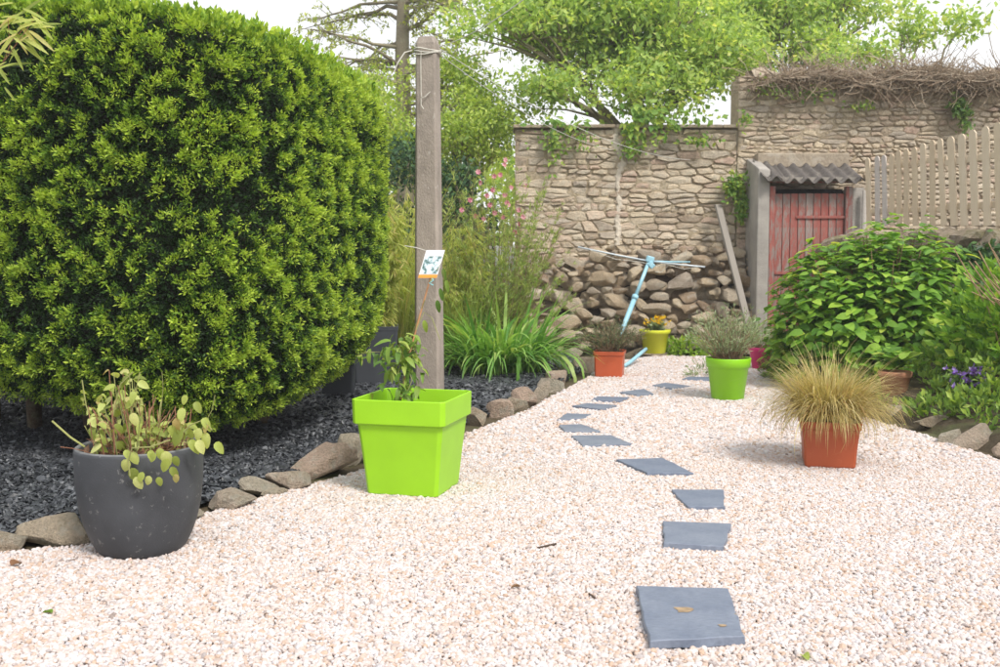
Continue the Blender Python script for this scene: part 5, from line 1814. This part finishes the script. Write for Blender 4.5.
tree('laurel_shrub', 'dark green laurel behind the post', (W(448, 250, 14.5).x, 14.5, 0), .7,
     [B(455, 178, 14.5, 20, 24, .6), B(408, 165, 14.5, 24, 26, .6), B(460, 230, 14.5, 40, 30, .7), B(385, 230, 14.5, 40, 36, .7)], 170, 40, .09, M['laurel'], 9, gap=.2, trunk_r=.05, crad=.25)
# white render glimpsed through the shrub, and the far greenery that closes the view
a = W(496, 262, 15.5)
mb = MB().box((0, 0, .75), (1.1, .25, 1.5))
o = part('white_garden_wall', mb, plain('white_render', (.75, .76, .76), .8, .08, 5), None, loc=(a.x, 15.5, 0))
tag(o, 'low white rendered wall glimpsed through the pink flowering shrub', 'wall')
n = 2600
X = rng.uniform(-16, 18, n); Y = rng.uniform(25, 29, n); Z = rng.uniform(0, 1, n)
hh = 2.6 + 1.6 * vnoise(np.stack([X, X * 0, X * 0], 1), .35)
cs = np.stack([X, Y, Z * hh], 1)
V, Fc, T = tuft_leaves(cs, np.tile((0, -.6, .5), (n, 1)), 16, None, .24, .9, rng.random(n), rad=.5)
link('far_treeline', mesh_np('far_treeline', V, Fc, T), M['yellowgreen'], None, kind='stuff')

# bamboo spray poking in at the upper left
bs = thing('bamboo_spray', 'bamboo shoot with narrow pale leaves poking in at the upper left of the hedge', 'bamboo', tuple(W(-30, 120, 5.0)))
mb = MB(); bl = bs.location
rnd = random.Random(2)
V0, A0, N0_ = [], [], []
for q in ([(-40, 140), (-15, 85), (5, 60), (35, 18)], [(-30, 110), (0, 70), (10, 45), (8, 20)], [(-10, 80), (0, 52), (18, 35), (38, 12)]):
    pts = [W(x, y, 5.0 + rnd.uniform(-.05, .05)) - bl for x, y in q]
    mb.tube(pts, [.004, .003, .0025, .0015], 5)
spots = []
for k in range(46):
    x, y = rnd.uniform(-25, 36), 0
    y = 62 - (x + 10) * 1.1 + rnd.gauss(0, 16)
    if y < 0 or y > 120: continue
    a2 = rnd.uniform(-.9, 1.2)
    spots.append((W(x, y, 4.97 + rnd.uniform(-.06, .06)) - bl, (math.cos(a2) * rnd.choice((-1, 1, 1)), rnd.uniform(-.5, .1), math.sin(a2) - .5), (rnd.uniform(-.4, .4), -1, .6), rnd.uniform(.09, .16)))
lmb = leaf_mesh(M['bamboo'], fold=.03, droop=.2, wd=.07)
leaf_parts(bs, [lmb], None, spots)
part('stems', mb, M['drystem'], bs)

# small litter on the gravel
M['litter'] = plain('litter_brown', (.07, .045, .03), .9, .3)
def twig(label, pts, r):
    q = [G(x, y, .018) for x, y in pts]
    mb = MB(); mb.tube([p - q[0] for p in q], r, 5)
    o = part('twig', mb, M['litter'], None, loc=q[0])
    tag(o, label, 'twig')
twig('short dark twig lying on the gravel in front of the square green planter', [(538, 548), (547, 546), (556, 544)], .005)
twig('thin bent twig lying on the gravel, centre foreground', [(586, 592), (591, 595), (595, 598)], .004)
twig('small dark twig beside the straw grass pot', [(784, 438), (790, 435), (797, 437)], .006)
def litter_leaf(label, x, y, L, mat):
    p = G(x, y, .02)
    me = quads_to_mb(broad(.3, .3, .4)).mesh('fallen_leaf', True)
    o = link('fallen_leaf', me, mat, loc=p)
    o.scale = (L, L, L); o.rotation_euler = (.2, -.2, random.uniform(0, 6))
    tag(o, label, 'leaf')
litter_leaf('curled reddish brown leaf on the gravel left of the anthracite pot', 11, 566, .05, M['dryleaf'])
litter_leaf('small green leaf on the gravel in the left foreground', 52, 613, .035, M['vine_leaf'])
litter_leaf('small brown leaf on the gravel, centre foreground', 520, 587, .035, M['dryleaf'])
litter_leaf('small green leaf at the bottom right beside the nearest slab', 803, 655, .035, M['vine_leaf'])

# ------------------------------------------------------------------ thin volume added to imitate lens veil: the far greenery fades slightly
m = bpy.data.materials.new('veil_volume'); m.use_nodes = True
t = m.node_tree; t.nodes.clear()
o_ = t.nodes.new('ShaderNodeOutputMaterial')
pv = t.nodes.new('ShaderNodeVolumePrincipled')
pv.inputs['Color'].default_value = (.97, .98, 1, 1)
pv.inputs['Density'].default_value = .0022
pv.inputs['Anisotropy'].default_value = .2
t.links.new(pv.outputs[0], o_.inputs['Volume'])
hz = MB(); hz.box((0, 14, 5.6), (60, 44, 14.2))
link('veil_volume', hz.mesh('veil_volume'), m, None, kind='stuff')

# fallen bits scattered over the gravel
n = 420
P = ground_points(GP, .11, .16, 6.5)
k = rng.choice(len(P), n)
pos = np.stack([P[k, 0], P[k, 1], np.full(n, .024)], 1)
nm = rng.normal(0, .25, (n, 3)) + np.array((0, 0, 1))
V, Fc, T = scatter(LEAF2[0], LEAF2[1], pos, rdir(n) * np.array((1, 1, .1)), nm, rng.uniform(.006, .018, n))
link('leaf_litter', mesh_np('leaf_litter', V, Fc), foliage('litter', [(0, (.08, .045, .03)), (.6, (.18, .11, .07)), (1, (.2, .24, .08))], .1), None, kind='stuff')
